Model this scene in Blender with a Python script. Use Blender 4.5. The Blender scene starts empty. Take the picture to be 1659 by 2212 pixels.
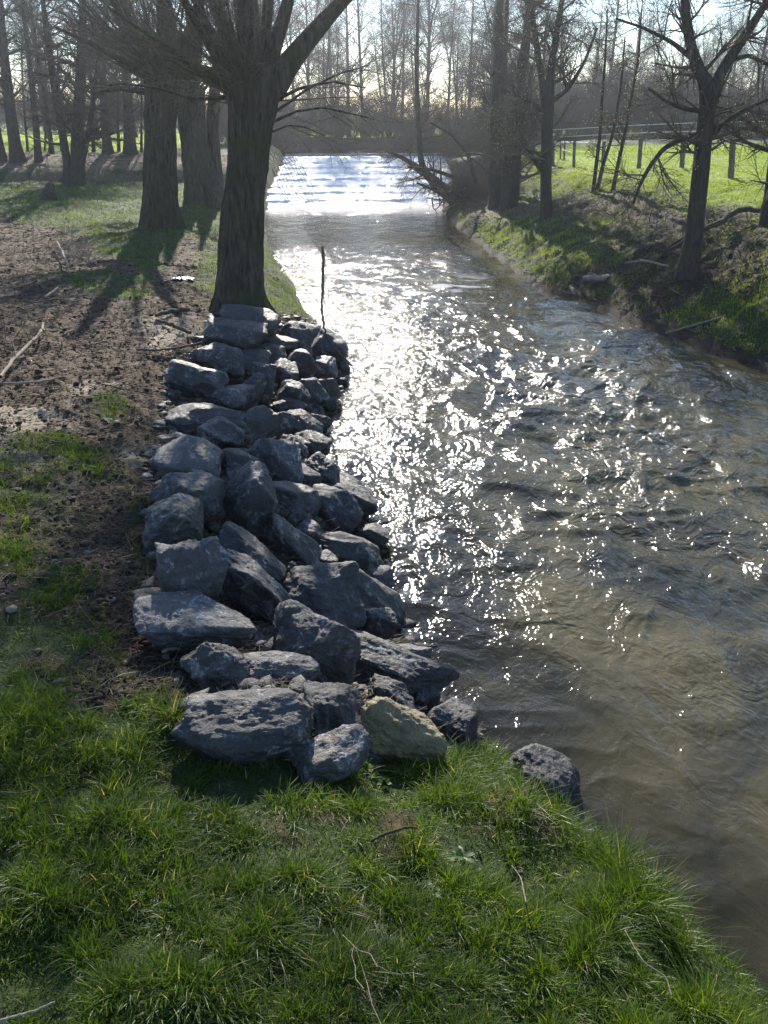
import bpy, math, random
import numpy as np
from mathutils import Vector, Matrix
rad = math.radians
scene = bpy.context.scene
COL = scene.collection

# ------------------------------------------------------------------ camera
F = 1788.0; CX = 829.5; CY = 1106.0; H = 4.2; PITCH = rad(25.6)     # photo measured on a 1659 x 2212 copy
cam_d = bpy.data.cameras.new('camera'); cam = bpy.data.objects.new('camera', cam_d); COL.objects.link(cam)
cam.location = (0, 0, H); cam.rotation_euler = (math.pi/2 - PITCH, 0, 0)
cam_d.sensor_fit = 'VERTICAL'; cam_d.sensor_height = 36; cam_d.lens = 36*F/2212
cam_d.clip_start = 0.05; cam_d.clip_end = 3000
scene.camera = cam
# ------------------------------------------------------------------ sky, sun, exposure
SUN_AZ = rad(-5.5); SUN_EL = rad(27.0)          # azimuth from +Y, negative = left
world = bpy.data.worlds.new("World"); scene.world = world; world.use_nodes = True
wn = world.node_tree; bgn = wn.nodes['Background']
sky = wn.nodes.new('ShaderNodeTexSky'); sky.sky_type = 'NISHITA'; sky.sun_disc = False
sky.sun_elevation = SUN_EL; sky.sun_rotation = SUN_AZ; sky.air_density = 1.0; sky.dust_density = .15; sky.ozone_density = 3.0
wn.links.new(sky.outputs[0], bgn.inputs[0]); bgn.inputs[1].default_value = 0.115
sd = bpy.data.lights.new('sun', 'SUN'); sd.energy = 5.0; sd.angle = rad(0.5); sd.color = (1, .93, .82)
sun = bpy.data.objects.new('sun', sd); COL.objects.link(sun)
sun.rotation_euler = (math.pi/2 - SUN_EL, 0, math.pi - SUN_AZ)
scene.view_settings.view_transform = 'Standard'; scene.view_settings.look = 'None'
scene.view_settings.gamma = 1; scene.view_settings.exposure = 1.05
cy = scene.cycles; cy.use_denoising = True; cy.denoising_prefilter = 'NONE'; cy.max_bounces = 6; cy.transparent_max_bounces = 12
cy.diffuse_bounces = 3; cy.glossy_bounces = 3; cy.sample_clamp_direct = 0; cy.sample_clamp_indirect = 6
cy.caustics_reflective = False; cy.caustics_refractive = False; cy.volume_bounces = 0
# pointing check: sun direction vector
SUNV = np.array([math.sin(SUN_AZ)*math.cos(SUN_EL), math.cos(SUN_AZ)*math.cos(SUN_EL), math.sin(SUN_EL)])
sun.rotation_euler = Vector(SUNV).to_track_quat('Z', 'Y').to_euler()

# ------------------------------------------------------------------ noise
def _h(ix, iy, iz, s):
    h = (ix.astype(np.int64)*374761393 + iy.astype(np.int64)*668265263 + iz.astype(np.int64)*2147483647 + s*1274126177) & 0xffffffff
    h = ((h ^ (h >> 13))*1274126177) & 0xffffffff
    h = ((h ^ (h >> 16))*2246822519) & 0xffffffff
    return ((h ^ (h >> 15)) & 0xffffff)/float(0xffffff)*2 - 1
def vn(x, y, s=0):
    x = np.asarray(x, float); y = np.asarray(y, float)
    ix = np.floor(x); iy = np.floor(y); fx = x-ix; fy = y-iy
    u = fx*fx*fx*(fx*(fx*6-15)+10); v = fy*fy*fy*(fy*(fy*6-15)+10); z = np.zeros_like(ix)
    a = _h(ix, iy, z, s); b = _h(ix+1, iy, z, s); c = _h(ix, iy+1, z, s); d = _h(ix+1, iy+1, z, s)
    return (a*(1-u)+b*u)*(1-v)+(c*(1-u)+d*u)*v
def fbm(x, y, o=4, s=0, g=.5):
    r = 0; a = 1; t = 0
    for i in range(o):
        r = r + a*vn(x*2**i+17.3*i, y*2**i-9.1*i, s+i); t += a; a *= g
    return r/t
def vn3(p, s=0):
    i = np.floor(p); f = p-i; w = f*f*(3-2*f); r = 0
    for dx in (0, 1):
        for dy in (0, 1):
            for dz in (0, 1):
                k = (w[:, 0] if dx else 1-w[:, 0])*(w[:, 1] if dy else 1-w[:, 1])*(w[:, 2] if dz else 1-w[:, 2])
                r = r + k*_h(i[:, 0]+dx, i[:, 1]+dy, i[:, 2]+dz, s)
    return r
def fbm3(p, o=4, s=0, g=.5):
    r = 0; a = 1
    for i in range(o):
        r = r + a*vn3(p*2**i+11.7*i, s+i); a *= g
    return r
def sstep(a, b, x):
    t = np.clip((x-a)/(b-a), 0, 1); return t*t*(3-2*t)

# ------------------------------------------------------------------ terrain function
LP = np.array([(9, -6), (5.2, -.5), (3.4, 1.3), (2.15, 2.55), (1.6, 3.15), (1.2, 3.75), (.92, 4.3), (.72, 4.8), (.5, 5.4), (.36, 5.8), (.15, 6.4),
    (.05, 7.2), (-.1, 8.2), (-.2, 8.7), (-.35, 9.4), (-.8, 10.8), (-.88, 12.2), (-.7, 13.9), (-.75, 15.4), (-1.35, 18), (-2.1, 20.8), (-2.4, 22.9),
    (-3.3, 26.8), (-4.2, 30.9), (-5.3, 38), (-6.1, 46), (-6.3, 52), (-6.6, 61), (-8.6, 66), (-9, 71), (-5, 75.5), (12, 80), (90, 96)], float)
RP = np.array([(26, -10), (18, 0), (12.5, 6), (9.6, 10.5), (7.95, 13.2), (7.0, 14.8), (6.3, 16.6), (5.5, 18.9), (4.77, 21.4), (4.05, 22.9), (3.9, 25.5), (3.5, 30.9),
    (3.0, 36.3), (2.8, 41.8), (3.2, 47), (4.2, 54), (5.4, 60), (6.2, 64.5), (9, 67.5), (20, 70), (90, 84)], float)
POLY = np.vstack([LP, RP[::-1]])
def pdist(x, y, P):
    best = np.full(x.shape, 1e9)
    for i in range(len(P)-1):
        ax, ay = P[i]; bx, by = P[i+1]; dx, dy = bx-ax, by-ay
        t = np.clip(((x-ax)*dx+(y-ay)*dy)/(dx*dx+dy*dy), 0, 1)
        best = np.minimum(best, (x-ax-t*dx)**2+(y-ay-t*dy)**2)
    return np.sqrt(best)
def inpoly(x, y, P):
    r = np.zeros(x.shape, bool); n = len(P)
    for i in range(n):
        ax, ay = P[i]; bx, by = P[(i+1) % n]
        if ay == by: continue
        c = ((ay > y) != (by > y)) & (x < (bx-ax)*(y-ay)/(by-ay)+ax); r ^= c
    return r
DL = np.array([0, .3, .8, 1.5, 2.5, 4, 7, 14, 40.])
YL = np.array([-5, 3, 5, 9, 14, 20, 44, 46.8, 51, 61, 400.])
ZL = np.array([[0, .5, 1.0, 1.3, 1.55, 1.75, 1.85, 1.9, 1.9], [0, .45, .9, 1.2, 1.38, 1.5, 1.7, 1.8, 1.9], [0, .15, .5, .95, 1.28, 1.45, 1.6, 1.7, 1.8],
    [0, .1, .4, .85, 1.2, 1.32, 1.4, 1.6, 1.8], [0, .12, .45, .9, 1.15, 1.25, 1.35, 1.5, 1.8], [0, .3, .65, 1.0, 1.15, 1.25, 1.3, 1.4, 1.6],
    [0, .3, .6, .95, 1.1, 1.2, 1.3, 1.3, 1.4], [.1, .5, 1.0, 1.3, 1.5, 1.65, 1.7, 1.7, 1.7], [.6, 1.1, 1.6, 2.0, 2.2, 2.2, 2.2, 2.2, 2.2],
    [1.7, 2.1, 2.4, 2.6, 2.6, 2.4, 2.2, 2.2, 2.2], [1.7, 2.0, 2.3, 2.4, 2.3, 2.2, 2.2, 2.2, 2.2]])
DR = np.array([0, .25, .8, 1.6, 2.6, 4, 6, 10, 40.])
YR = np.array([-5, 12, 19, 25, 30, 40, 47, 52, 61, 400.])
ZR = np.array([[0, .4, 1.0, 1.5, 2.0, 2.3, 2.3, 2.3, 2.3], [0, .35, .8, 1.3, 1.7, 2.0, 2.2, 2.3, 2.3], [0, .15, .6, 1.1, 1.6, 1.95, 2.2, 2.3, 2.3],
    [0, .16, .45, .8, 1.2, 1.7, 2.15, 2.3, 2.3], [0, .16, .45, .8, 1.3, 1.95, 2.25, 2.3, 2.3], [0, .16, .42, .72, 1.2, 1.8, 2.2, 2.3, 2.3],
    [.1, .5, .8, 1.2, 1.7, 2.1, 2.3, 2.3, 2.3], [.7, 1.3, 1.8, 2.1, 2.3, 2.3, 2.3, 2.3, 2.3], [1.7, 2.1, 2.5, 2.6, 2.5, 2.3, 2.3, 2.3, 2.3], [1.7, 2.0, 2.3, 2.4, 2.3, 2.2, 2.2, 2.2, 2.2]])
def tab(y, d, Y, D, Z):
    y = np.clip(y, Y[0], Y[-1]-1e-6); d = np.clip(d, 0, D[-1]-1e-6)
    i = np.searchsorted(Y, y, 'right')-1; j = np.searchsorted(D, d, 'right')-1
    u = (y-Y[i])/(Y[i+1]-Y[i]); v = (d-D[j])/(D[j+1]-D[j])
    return (Z[i, j]*(1-v)+Z[i, j+1]*v)*(1-u)+(Z[i+1, j]*(1-v)+Z[i+1, j+1]*v)*u
def wl(y, x=0):
    yy = y-np.clip(x, -8, 6)*.12+.45*vn(x*.9, y*0+x*.3, 401)*(np.abs(y-53) < 7.5)
    s = np.clip((yy-45)/16.5, 0, 1)*8
    k = np.floor(s); f = s-k
    st = (k + sstep(.86, .98, f))/8
    return 1.7*np.clip(.55*s/8+.45*st, 0, 1)
MOUNDS = [(.72, 3.15, .22, .14), (1.22, 2.72, .24, .12), (1.5, 2.45, .22, .10), (.42, 3.5, .12, .05), (-.75, 3.5, .3, .07), (-1.9, 3.3, .35, .08), (-.3, 2.5, .3, .05), (1.0, 2.2, .3, .06)]
def terrain(x, y, detail=True, info=False):
    x = np.atleast_1d(np.asarray(x, float)); y = np.atleast_1d(np.asarray(y, float))
    wx = x+.16*fbm(x*1.1, y*1.1, 3, 71)*(1 if detail else 0); wy = y+.16*fbm(x*1.1, y*1.1, 3, 77)*(1 if detail else 0)
    dl = pdist(wx, wy, LP); dr = pdist(wx, wy, RP); ins = inpoly(wx, wy, POLY)
    left = dl < dr
    z = np.where(left, tab(wy, dl, YL, DL, ZL), tab(wy, dr, YR, DR, ZR))
    d = np.minimum(dl, dr)
    ditch = .8*np.exp(-((wy-45.3-.08*(wx+15))/1.15)**2)*sstep(7, 9, -wx)
    z = z-np.where(left, ditch, 0)
    rip = left*sstep(4.2, 5.2, wy)*(1-sstep(15, 17, wy))*(1-sstep(2.2, 3.2, dl))
    if detail:
        far = 1-sstep(40, 70, np.hypot(x, y))
        n = fbm(x*.35, y*.35, 3, 5)*.12 + fbm(x*1.6, y*1.6, 4, 9)*.075
        n2 = fbm(x*6.5, y*6.5, 4, 23, .6)*.05 + fbm(x*26, y*26, 2, 31)*.010
        rough = np.where(left, sstep(3.5, 7, wy), .9)*(1-sstep(28, 40, y))
        rb = (~left)*(1-sstep(2.5, 5, d))
        n = n*(1+.7*rb) + n2*rough*(1+.6*rb)
        nb = left*(1-sstep(4.5, 6, y)); n = n+nb*(fbm(x*3.2, y*3.2, 3, 301)*.05)
        for mx, my, mr_, mh_ in MOUNDS: n = n+mh_*np.exp(-((x-mx)**2+(y-my)**2)/mr_**2)
        z = z+n*sstep(0, .6, d)*(.4+.6*far)
    z = np.where(ins, wl(y, x)-np.minimum(.7, .03+.42*d)+.03*fbm(x*3, y*3, 3, 3), z)
    if info: return z, dl, dr, ins, left, d
    return z

# pixel -> world helpers (photo copy 1659 x 2212)
cP, sP = math.cos(PITCH), math.sin(PITCH)
def ray(px, py):
    u = (px-CX)/F; v = (CY-py)/F
    return np.array([u, cP+v*sP, -sP+v*cP])
TS = np.exp(np.linspace(math.log(1.5), math.log(220), 5000))
def hit(px, py, off=0.0, detail=False):
    d = ray(px, py); p = TS[:, None]*d + np.array([0, 0, H])
    z = terrain(p[:, 0], p[:, 1], detail=detail)
    z = np.maximum(z, wl(p[:, 1], p[:, 0])) if off < 0 else z
    i = np.argmax(p[:, 2] < z+abs(off))
    if p[i, 2] >= z[i]+abs(off): i = len(TS)-1
    return p[i], TS[i]
def at(px, py, Y):                      # world point seen at (px,py) standing at distance Y
    d = ray(px, py); t = Y/d[1]
    return np.array([d[0]*t, Y, H+d[2]*t])
def scale_at(px, py, Y): return (Y/ray(px, py)[1])/F
def wpoly(pts): return np.array([hit(*p)[0][:2] for p in pts])

# ------------------------------------------------------------------ object helpers
def prop(o, label=None, cat=None, group=None, kind=None):
    if label: o['label'] = label
    if cat: o['category'] = cat
    if group: o['group'] = group
    if kind: o['kind'] = kind
    return o
def empty(name, loc, label, cat, group=None):
    o = bpy.data.objects.new(name, None); COL.objects.link(o); o.location = loc; o.empty_display_size = .2
    return prop(o, label, cat, group)
def mesh_obj(name, V, FL, mat, parent=None, smooth=True, attrs=None, origin=None):
    V = np.asarray(V, np.float32)
    if origin is not None: V = V-np.asarray(origin, np.float32)
    if not isinstance(FL, list): FL = [FL]
    FL = [np.asarray(f, np.int32) for f in FL if len(f)]
    me = bpy.data.meshes.new(name)
    me.vertices.add(len(V)); me.vertices.foreach_set('co', V.ravel())
    li = np.concatenate([f.ravel() for f in FL]); tot = np.concatenate([np.full(len(f), f.shape[1], np.int32) for f in FL])
    me.loops.add(len(li)); me.loops.foreach_set('vertex_index', li)
    me.polygons.add(len(tot)); me.polygons.foreach_set('loop_start', np.concatenate([[0], np.cumsum(tot)[:-1]]).astype(np.int32))
    me.polygons.foreach_set('loop_total', tot)
    if smooth: me.polygons.foreach_set('use_smooth', np.ones(len(tot), bool))
    for k, a in (attrs or {}).items():
        at_ = me.attributes.new(k, 'FLOAT', 'POINT'); at_.data.foreach_set('value', np.asarray(a, np.float32))
    me.update(calc_edges=True); me.validate()
    if mat: me.materials.append(mat)
    o = bpy.data.objects.new(name, me); COL.objects.link(o)
    if origin is not None and parent is None: o.location = origin
    if parent: o.parent = parent
    return o
def tubes(P, R, sides=3):
    P = np.asarray(P, float); R = np.asarray(R, float); M, K, _ = P.shape
    T = np.gradient(P, axis=1); T /= np.linalg.norm(T, axis=2, keepdims=True)+1e-9
    m = np.abs(T.mean(1)[:, 2]) > .8
    ref = np.where(m[:, None], np.array([[1., 0, 0]]), np.array([[0, 0, 1.]]))[:, None, :]
    N = np.cross(T, np.broadcast_to(ref, T.shape)); N /= np.linalg.norm(N, axis=2, keepdims=True)+1e-9
    B = np.cross(T, N); a = np.arange(sides)*2*math.pi/sides
    V = P[:, :, None, :]+R[:, :, None, None]*(np.cos(a)[None, None, :, None]*N[:, :, None, :]+np.sin(a)[None, None, :, None]*B[:, :, None, :])
    idx = np.arange(M*K*sides).reshape(M, K, sides); nx = np.roll(idx, -1, axis=2)
    Fc = np.stack([idx[:, :-1], nx[:, :-1], nx[:, 1:], idx[:, 1:]], axis=-1).reshape(-1, 4)
    return V.reshape(-1, 3), Fc
def merge(parts):
    Vs = []; Fs = []; n = 0
    for V, Fc in parts:
        Vs.append(V); Fs.append(Fc+n); n += len(V)
    by = {}
    for f in Fs: by.setdefault(f.shape[1], []).append(f)
    return np.vstack(Vs), [np.vstack(v) for v in by.values()]
def resamp(pts, rads, n):
    pts = np.asarray(pts, float); rads = np.asarray(rads, float)
    s = np.concatenate([[0], np.cumsum(np.linalg.norm(np.diff(pts, axis=0), axis=1))]); u = np.linspace(0, s[-1], n)
    q = np.stack([np.interp(u, s, pts[:, k]) for k in range(3)], 1)
    for _ in range(max(1, n//10)):
        q[1:-1] = q[:-2]*.25+q[1:-1]*.5+q[2:]*.25
    return q, np.interp(u, s, rads)

# ------------------------------------------------------------------ materials
def newmat(name):
    m = bpy.data.materials.new(name); m.use_nodes = True; nt = m.node_tree; nt.nodes.clear()
    out = nt.nodes.new('ShaderNodeOutputMaterial'); return m, nt, out
def nd(nt, t, **kw):
    n = nt.nodes.new(t)
    for k, v in kw.items():
        if k.startswith('i_'): n.inputs[k[2:].replace('_', ' ')].default_value = v
        elif k.startswith('n_'): n.inputs[int(k[2:])].default_value = v
        else: setattr(n, k, v)
    return n
def ramp(nt, fac, stops):
    r = nt.nodes.new('ShaderNodeValToRGB'); e = r.color_ramp.elements
    while len(e) < len(stops): e.new(.5)
    for i, (p, c) in enumerate(stops): e[i].position = p; e[i].color = (*c, 1) if len(c) == 3 else c
    nt.links.new(fac, r.inputs[0]); return r.outputs[0]
def mix(nt, f, a, b, mode='MIX'):
    m = nt.nodes.new('ShaderNodeMix'); m.data_type = 'RGBA'; m.blend_type = mode
    for k, v in ((0, f), (6, a), (7, b)):
        if isinstance(v, bpy.types.NodeSocket): nt.links.new(v, m.inputs[k])
        else: m.inputs[k].default_value = v if k == 0 else (*v, 1)
    return m.outputs[2]
def math_(nt, op, a, b=None, clamp=False):
    m = nt.nodes.new('ShaderNodeMath'); m.operation = op; m.use_clamp = clamp
    for k, v in ((0, a), (1, b)):
        if v is None: continue
        if isinstance(v, bpy.types.NodeSocket): nt.links.new(v, m.inputs[k])
        else: m.inputs[k].default_value = v
    return m.outputs[0]
def noise(nt, vec, scale, detail=4, rough=.55, dist=0, dim='3D'):
    n = nt.nodes.new('ShaderNodeTexNoise'); n.noise_dimensions = dim
    n.inputs['Scale'].default_value = scale; n.inputs['Detail'].default_value = detail
    n.inputs['Roughness'].default_value = rough; n.inputs['Distortion'].default_value = dist
    if vec is not None: nt.links.new(vec, n.inputs['Vector'])
    return n.outputs['Fac']
def coords(nt, kind='Object', scale=None):
    c = nt.nodes.new('ShaderNodeTexCoord'); v = c.outputs[kind]
    if scale:
        m = nt.nodes.new('ShaderNodeMapping'); m.inputs['Scale'].default_value = scale; nt.links.new(v, m.inputs[0]); v = m.outputs[0]
    return v
def attr(nt, name):
    a = nt.nodes.new('ShaderNodeAttribute'); a.attribute_name = name; return a.outputs['Fac']
def bump(nt, h, strength=.5, dist=.02, nrm=None):
    b = nt.nodes.new('ShaderNodeBump'); b.inputs['Strength'].default_value = strength; b.inputs['Distance'].default_value = dist
    nt.links.new(h, b.inputs['Height'])
    if nrm: nt.links.new(nrm, b.inputs['Normal'])
    return b.outputs[0]
def pbsdf(nt, out, color, rough=.8, nrm=None, spec=.3):
    p = nt.nodes.new('ShaderNodeBsdfPrincipled')
    for k, v in (('Base Color', color), ('Roughness', rough)):
        if isinstance(v, bpy.types.NodeSocket): nt.links.new(v, p.inputs[k])
        else: p.inputs[k].default_value = (*v, 1) if k == 'Base Color' else v
    p.inputs['Specular IOR Level'].default_value = spec
    if nrm: nt.links.new(nrm, p.inputs['Normal'])
    if out: nt.links.new(p.outputs[0], out.inputs[0])
    return p
def bark_mat(name, c1, c2, moss=None, scale=1.0, bd=.03):
    m, nt, out = newmat(name); v = coords(nt, 'Object', (9*scale, 9*scale, 1.6*scale)); v2 = coords(nt, 'Object')
    n1 = noise(nt, v, 1.5, 6, .65, .4); n2 = noise(nt, v2, 2.2*scale, 4)
    c = ramp(nt, n1, [(.3, c1), (.68, c2)])
    if moss: c = mix(nt, ramp(nt, n2, [(.48, (0, 0, 0)), (.66, (.7, .7, .7))]), c, moss)
    pbsdf(nt, out, c, .9, bump(nt, n1, .8, bd), .15); return m
M_WILLOW = bark_mat('willow bark', (.020, .017, .013), (.11, .092, .068), (.05, .06, .025), 1.0, .04)
M_BARK = bark_mat('dark bark', (.022, .019, .016), (.075, .066, .055), (.04, .05, .024), 1.6, .02)
M_TWIG = bark_mat('twig bark', (.05, .042, .03), (.14, .115, .08), None, 3, .004)
M_TWIGD = bark_mat('grey twig bark', (.045, .04, .034), (.115, .10, .082), None, 3, .004)
M_TWIGR = bark_mat('brown twig bark', (.055, .042, .033), (.13, .098, .075), None, 3, .004)
M_WOOD = bark_mat('weathered post wood', (.07, .06, .05), (.22, .19, .15), (.08, .09, .05), 3, .01)
M_STICK = bark_mat('dry stick wood', (.12, .10, .075), (.38, .33, .26), None, 6, .006)
M_DSTICK = bark_mat('dark stick wood', (.03, .024, .018), (.12, .095, .07), None, 6, .006)

def rock_mat(name, dark, light, white, wamt, tint=None):
    m, nt, out = newmat(name); v = coords(nt)
    oi = nt.nodes.new('ShaderNodeObjectInfo'); va = nt.nodes.new('ShaderNodeVectorMath'); va.operation = 'ADD'
    mu = nt.nodes.new('ShaderNodeVectorMath'); mu.operation = 'SCALE'; mu.inputs['Scale'].default_value = 37
    cmb = nt.nodes.new('ShaderNodeCombineXYZ')
    for k in range(3): nt.links.new(oi.outputs['Random'], cmb.inputs[k])
    nt.links.new(cmb.outputs[0], mu.inputs[0]); nt.links.new(v, va.inputs[0]); nt.links.new(mu.outputs[0], va.inputs[1]); v = va.outputs[0]
    big = noise(nt, v, 2.6, 5, .6, .6); fine = noise(nt, v, 28, 6, .7); mid = noise(nt, v, 9, 6, .68, .8)
    c = ramp(nt, big, [(.32, dark), (.7, light)])
    c = mix(nt, ramp(nt, mid, [(.40, (0, 0, 0)), (.62, (.55, .55, .55))]), c, tuple(x*1.35 for x in light))
    w = ramp(nt, noise(nt, v, 5.5, 8, .74, 1.2), [(.53, (0, 0, 0)), (.62, (wamt,)*3)])
    w2 = ramp(nt, fine, [(.42, (.15,)*3), (.62, (1, 1, 1))])
    c = mix(nt, mix(nt, 1.0, w, w2, 'MULTIPLY'), c, white)
    sp = ramp(nt, noise(nt, v, 90, 3, .6), [(.36, (.55,)*3), (.6, (1, 1, 1))])
    c = mix(nt, .75, c, sp, 'MULTIPLY')
    vc = ramp(nt, oi.outputs['Random'], [(0, (.62, .62, .66)), (.35, (.95, .93, .92)), (.6, (.8, .82, .86)), (1, (1.0, .94, .86))]); c = mix(nt, 1.0, c, vc, 'MULTIPLY')
    geo = nt.nodes.new('ShaderNodeNewGeometry'); sx = nt.nodes.new('ShaderNodeSeparateXYZ'); nt.links.new(geo.outputs['Position'], sx.inputs[0])
    wet = ramp(nt, math_(nt, 'ADD', sx.outputs[2], math_(nt, 'MULTIPLY', mid, .12)), [(.10, (.35, .34, .32)), (.2, (1, 1, 1))]); c = mix(nt, 1.0, c, wet, 'MULTIPLY')
    hgt = math_(nt, 'ADD', math_(nt, 'MULTIPLY', mid, 1.0), math_(nt, 'MULTIPLY', fine, .45))
    r = ramp(nt, mid, [(.3, (.42,)*3), (.7, (.72,)*3)])
    pbsdf(nt, out, c, r, bump(nt, hgt, .9, .035), .45); return m
M_ROCK = rock_mat('blue grey limestone', (.029, .0275, .027), (.078, .074, .073), (.44, .43, .42), .95)
M_ROCKL = rock_mat('pale grey limestone', (.045, .043, .043), (.128, .122, .12), (.55, .56, .58), 1.0)
M_ROCKB = rock_mat('brown grey limestone', (.045, .042, .041), (.09, .084, .08), (.36, .36, .36), .35)
M_ROCKT = rock_mat('tan crusted limestone', (.10, .085, .05), (.30, .24, .13), (.42, .36, .2), .8)
M_ROCKW = rock_mat('wet dark stone', (.022, .022, .023), (.06, .058, .055), (.2, .2, .2), .35)

def simple(name, col, rough=.7, var=.3, scale=20, spec=.3, metal=0, bd=.004):
    m, nt, out = newmat(name); v = coords(nt); n = noise(nt, v, scale, 4)
    c = ramp(nt, n, [(.3, tuple(x*(1-var) for x in col)), (.7, tuple(min(1, x*(1+var)) for x in col))])
    p = pbsdf(nt, out, c, rough, bump(nt, n, .5, bd), spec); p.inputs['Metallic'].default_value = metal; return m

def leafmat(name, stops, trans=.55, rough=.42, gl=.018, dry=None):
    m, nt, out = newmat(name); t = attr(nt, 'tone'); c = ramp(nt, t, stops)
    d = nd(nt, 'ShaderNodeBsdfDiffuse'); tr = nd(nt, 'ShaderNodeBsdfTranslucent'); g = nd(nt, 'ShaderNodeBsdfGlossy'); g.inputs['Roughness'].default_value = rough
    nt.links.new(c, d.inputs[0]); tc = mix(nt, 1.0, c, (1.25, 1.2, .55), 'MULTIPLY'); nt.links.new(tc, tr.inputs[0])
    g.inputs[0].default_value = (.9, .95, .9, 1)
    m1 = nd(nt, 'ShaderNodeMixShader'); m1.inputs[0].default_value = trans; nt.links.new(d.outputs[0], m1.inputs[1]); nt.links.new(tr.outputs[0], m1.inputs[2])
    m2 = nd(nt, 'ShaderNodeMixShader'); m2.inputs[0].default_value = gl; nt.links.new(m1.outputs[0], m2.inputs[1]); nt.links.new(g.outputs[0], m2.inputs[2])
    nt.links.new(m2.outputs[0], out.inputs[0]); return m
M_GRASS = leafmat('grass', [(0, (.03, .06, .008)), (.45, (.08, .14, .008)), (.8, (.16, .225, .014)), (.92, (.20, .21, .035)), (1, (.34, .30, .14))])
M_GRASSY = leafmat('pasture grass', [(0, (.11, .17, .014)), (.5, (.24, .32, .02)), (.85, (.30, .34, .03)), (1, (.28, .26, .10))], .5)
M_WEED = leafmat('weed leaves', [(0, (.03, .07, .012)), (.6, (.05, .11, .015)), (1, (.09, .15, .03))], .4, .5, .03)
M_DRY = leafmat('dry stalks', [(0, (.05, .035, .022)), (.5, (.14, .10, .06)), (.85, (.26, .20, .12)), (1, (.5, .44, .33))], .15, .5, .03)
M_BUD = leafmat('pale catkins', [(0, (.30, .28, .16)), (1, (.55, .52, .36))], .4)

# ground material
def ground_mat():
    m, nt, out = newmat('ground'); v = coords(nt)
    g = attr(nt, 'grass'); mud = attr(nt, 'mud'); lit = attr(nt, 'litter'); sand = attr(nt, 'sand'); pas = attr(nt, 'pasture')
    n1 = noise(nt, v, 1.3, 6, .6); n2 = noise(nt, v, 14, 7, .7, .5); n3 = noise(nt, v, 60, 4, .7)
    soil = ramp(nt, n2, [(.28, (.022, .013, .007)), (.5, (.085, .050, .028)), (.72, (.22, .145, .088))])
    soil = mix(nt, ramp(nt, n1, [(.4, (0, 0, 0)), (.65, (.5,)*3)]), soil, (.065, .045, .032))
    sandc = ramp(nt, n3, [(.3, (.24, .195, .14)), (.7, (.42, .35, .26))])
    c = mix(nt, sand, soil, sandc)
    mudc = ramp(nt, n2, [(.3, (.012, .009, .007)), (.7, (.055, .038, .026))])
    c = mix(nt, mud, c, mudc)  # mud mask also carries the painted shade of the ditch
    litc = ramp(nt, n2, [(.3, (.04, .03, .02)), (.5, (.14, .105, .065)), (.68, (.30, .235, .15))])
    c = mix(nt, lit, c, litc)
    gc = ramp(nt, n2, [(.3, (.018, .026, .008)), (.52, (.035, .055, .014)), (.75, (.065, .075, .03))])
    c = mix(nt, g, c, gc)
    pc = ramp(nt, noise(nt, v, 3.0, 6, .7), [(.3, (.13, .19, .016)), (.5, (.22, .30, .024)), (.7, (.30, .36, .04))])
    c = mix(nt, pas, c, pc)
    h = math_(nt, 'ADD', n2, math_(nt, 'MULTIPLY', n3, .4))
    pbsdf(nt, out, c, .88, bump(nt, h, 1.0, .035), .25); return m
M_GROUND = ground_mat()

# ------------------------------------------------------------------ ground regions (traced on the ground, in metres)
DIRT = wpoly([(-300, 430), (0, 468), (130, 497), (250, 560), (330, 598), (372, 556), (405, 560), (440, 640), (450, 720), (430, 800), (380, 870), (350, 940), (330, 1020),
    (310, 1100), (320, 1200), (330, 1300), (410, 1400), (560, 1500), (400, 1530), (280, 1500), (210, 1430), (215, 1360), (150, 1340), (0, 1330), (-300, 1330)])
RIPR = wpoly([(470, 655), (620, 690), (700, 715), (760, 800), (730, 950), (820, 1100), (880, 1340), (1040, 1610), (950, 1650), (820, 1660), (600, 1640), (390, 1560), (400, 1500), (290, 1380), (310, 1200), (310, 1060), (330, 940), (360, 830), (420, 740)])
SANDS = [wpoly(p) for p in ([(-60, 880), (150, 900), (160, 945), (60, 965), (-60, 965)], [(-60, 985), (90, 985), (140, 1010), (70, 1030), (-60, 1040)],
    [(240, 980), (330, 960), (330, 1020), (280, 1030)], [(310, 690), (420, 690), (425, 740), (330, 770)], [(150, 830), (240, 820), (250, 850), (130, 880)])]
GREENS = [wpoly(p) for p in ([(105, 600), (180, 585), (300, 600), (350, 640), (300, 665), (180, 640)], [(200, 870), (265, 870), (270, 900), (210, 905)], [(40, 962), (130, 955), (245, 985), (230, 1050), (160, 1070), (150, 1020), (60, 975)], [(-100, 995), (60, 1000), (50, 1045), (-100, 1050)], [(-100, 1060), (150, 1055), (165, 1120), (150, 1165), (90, 1160), (80, 1130), (-100, 1140)], [(-100, 1165), (90, 1175), (80, 1245), (-100, 1250)], [(60, 1270), (165, 1262), (175, 1325), (60, 1330)])]
MUDR = wpoly([(1150, 630), (1200, 600), (1320, 570), (1290, 500), (1180, 470), (1090, 470), (1000, 500), (960, 440), (1000, 410), (1100, 405), (1150, 430), (1250, 425), (1400, 428), (1659, 448), (1900, 455), (1900, 560), (1659, 560), (1659, 620), (1500, 640), (1430, 690), (1500, 760), (1300, 700)])
GR2 = wpoly([(1240, 470), (1350, 455), (1300, 500), (1250, 520)])
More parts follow.
